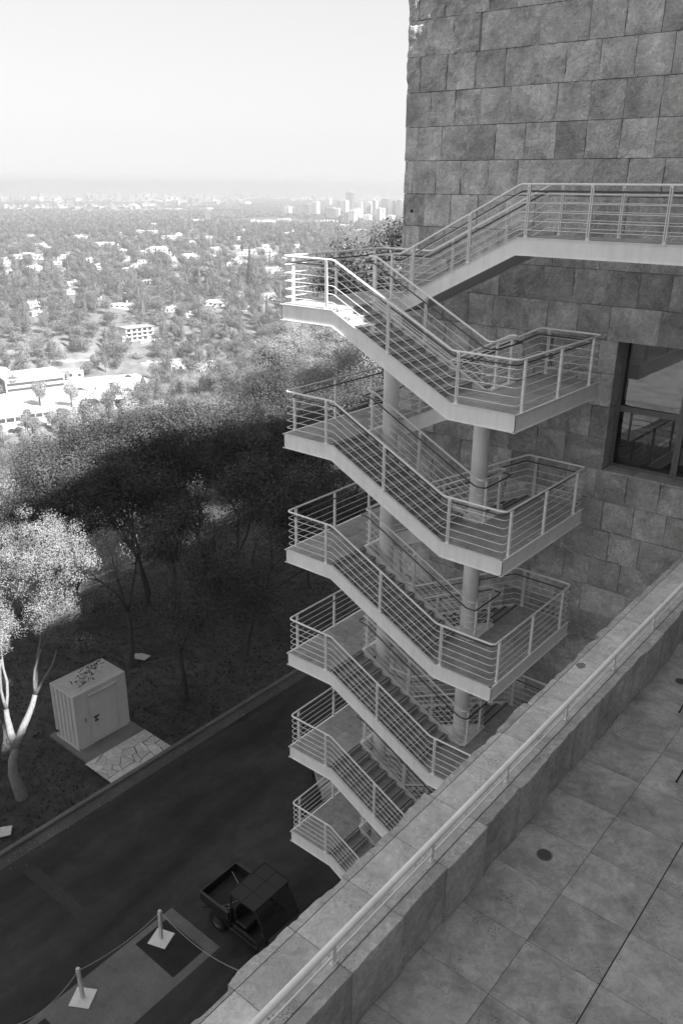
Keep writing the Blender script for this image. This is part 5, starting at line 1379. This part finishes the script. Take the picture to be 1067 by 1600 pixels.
# low white buildings at the foot of the towers
LB = [(305, 350, 28, 7, 'long white low building with a stepped roof left of the lone tower'), (360, 354, 24, 5, 'low white building at the crest right of the lone tower'), (415, 352, 30, 8, 'white hillside campus block right of centre'), (398, 352, 12, 9, 'pale domed campus hall left of the campus block'), (440, 356, 22, 6, 'low white block right of the campus'), (508, 354, 32, 10, 'long white office row under the broad grey tower'), (534, 360, 30, 9, 'white stepped building under the bright white block'), (566, 366, 26, 8, 'white flat building above the dark tree'), (444, 346, 20, 5, 'thin white roof in the trees left of the cluster'), (576, 358, 18, 7, 'white block left of the dark tree crown'), (470, 352, 18, 5, 'thin pale roof under the left towers'), (382, 362, 14, 4, 'small white roof among trees right of centre')]
for (px, py, w, h, lab) in LB:
    x, y, g0, ds = on_ground(px, py, 1200); zb = g0; W2 = w * ds / FPX; H2 = max(zb, g0) + h * ds / FPX * .8 - g0
    t = thing('low_block', lab, 'building', (x, y, g0), right_dir(x, y) + math.radians(R.uniform(-20, 20)))
    b = MB(); b.box((-W2 / 2, 0, -3), (W2 / 2, W2 * .4, H2)); b.box((-W2 * .1, W2 * .1, H2), (W2 * .3, W2 * .35, H2 * 1.12)); b.build('wall', M['hw'], t)
    b = MB(); b.box((-W2 / 2 - .5, -.5, H2), (W2 / 2 + .5, W2 * .1, H2 + .8)); b.build('roof', M['rw'], t)
    for q in range(3): b = MB(); b.box((-W2 * .45, -.3, H2 * (.2 + .25 * q)), (W2 * .45, .1, H2 * (.3 + .25 * q))); b.build('window', M['hg'], t)
# the rest of the city: thousands of small pale blocks
rng = np.random.default_rng(33); b = MB()
for q in range(5200):
    dd = 3200 * (26000 / 3200) ** (rng.uniform(0, 1) ** .85); az = math.radians(rng.uniform(34, 64)); x, y = -dd * math.sin(az), dd * math.cos(az)
    dens = fbm(np.array([x / 900]), np.array([y / 900]), 61, 3)[0]
    if dd < 7000 and dens < .32: continue
    if dd < 9000 and math.degrees(az) < 46 and dens < .38: continue
    s = (dd / 5000) ** .5; w, d2, h = rng.uniform(14, 50) * s, rng.uniform(12, 40) * s, rng.uniform(6, 13) * (2.6 if rng.uniform() < .07 else 1) * s; z = gz(x, y)
    a = right_dir(x, y) + .5; c_, s_ = math.cos(a), math.sin(a)
    V = [(x + c_ * u - s_ * v, y + s_ * u + c_ * v, z + k) for k in (-2, h) for u, v in ((-w / 2, -d2 / 2), (w / 2, -d2 / 2), (w / 2, d2 / 2), (-w / 2, d2 / 2))]
    b.add(V, [(4, 5, 6, 7), (0, 1, 5, 4), (1, 2, 6, 5), (2, 3, 7, 6), (3, 0, 4, 7)], rng.uniform(0, 1))
m = mat('city_blocks', .5, .8); g = NG(m); g.color(g.ramp(g.attr(), 0, .15, 1, .6)); M['city'] = m
o = b.build('distant_city', m); tag(o, 'countless small pale buildings of the city on the hazy plain', 'city', kind='stuff')
# faint downtown cluster at the horizon
b = MB()
for q in range(26):
    px = 345 + rng.normal() * 16 + 18; ds = 19000; d = ray_dir(px, 300); hn = math.hypot(d[0], d[1]); x, y = d[0] / hn * ds, d[1] / hn * ds; w = rng.uniform(35, 70); z = gz(x, y); h = rng.uniform(60, 230)
    b.box((x - w / 2, y - w / 2, z), (x + w / 2, y + w / 2, z + h), rng.uniform(0, 1))
o = b.build('downtown', m); tag(o, 'faint cluster of downtown towers dissolving in the haze', 'city', kind='stuff')

# dark stain on the coping
x, y, z = at_z(907, 1040, HC)
rs = random.Random(2); b = MB(); b.prism([(x + (.055 + .02 * rs.random()) * math.cos(i * .42), y + (.07 + .03 * rs.random()) * math.sin(i * .42), 0) for i in range(15)], HC + .0005, HC + .002)
b.build('stain', mat('dark_stain', .20, .9), pw, PO)
# ------------------------------------------------------------------ haze
b = MB(); b.box((-60000, -60000, -230), (60000, 60000, 22))
hz = b.build('haze', None) if False else None
hm = bpy.data.materials.new('haze'); hm.use_nodes = True; n_ = hm.node_tree; n_.nodes.clear()
ou = n_.nodes.new('ShaderNodeOutputMaterial'); pv = n_.nodes.new('ShaderNodeVolumePrincipled')
pv.inputs['Color'].default_value = (.95, .95, .95, 1); pv.inputs['Density'].default_value = 2.5e-4; pv.inputs['Anisotropy'].default_value = 0.65
n_.links.new(pv.outputs[0], ou.inputs['Volume'])
hz = b.build('haze', hm); tag(hz, 'thin pale haze over the plain', 'haze', kind='stuff')
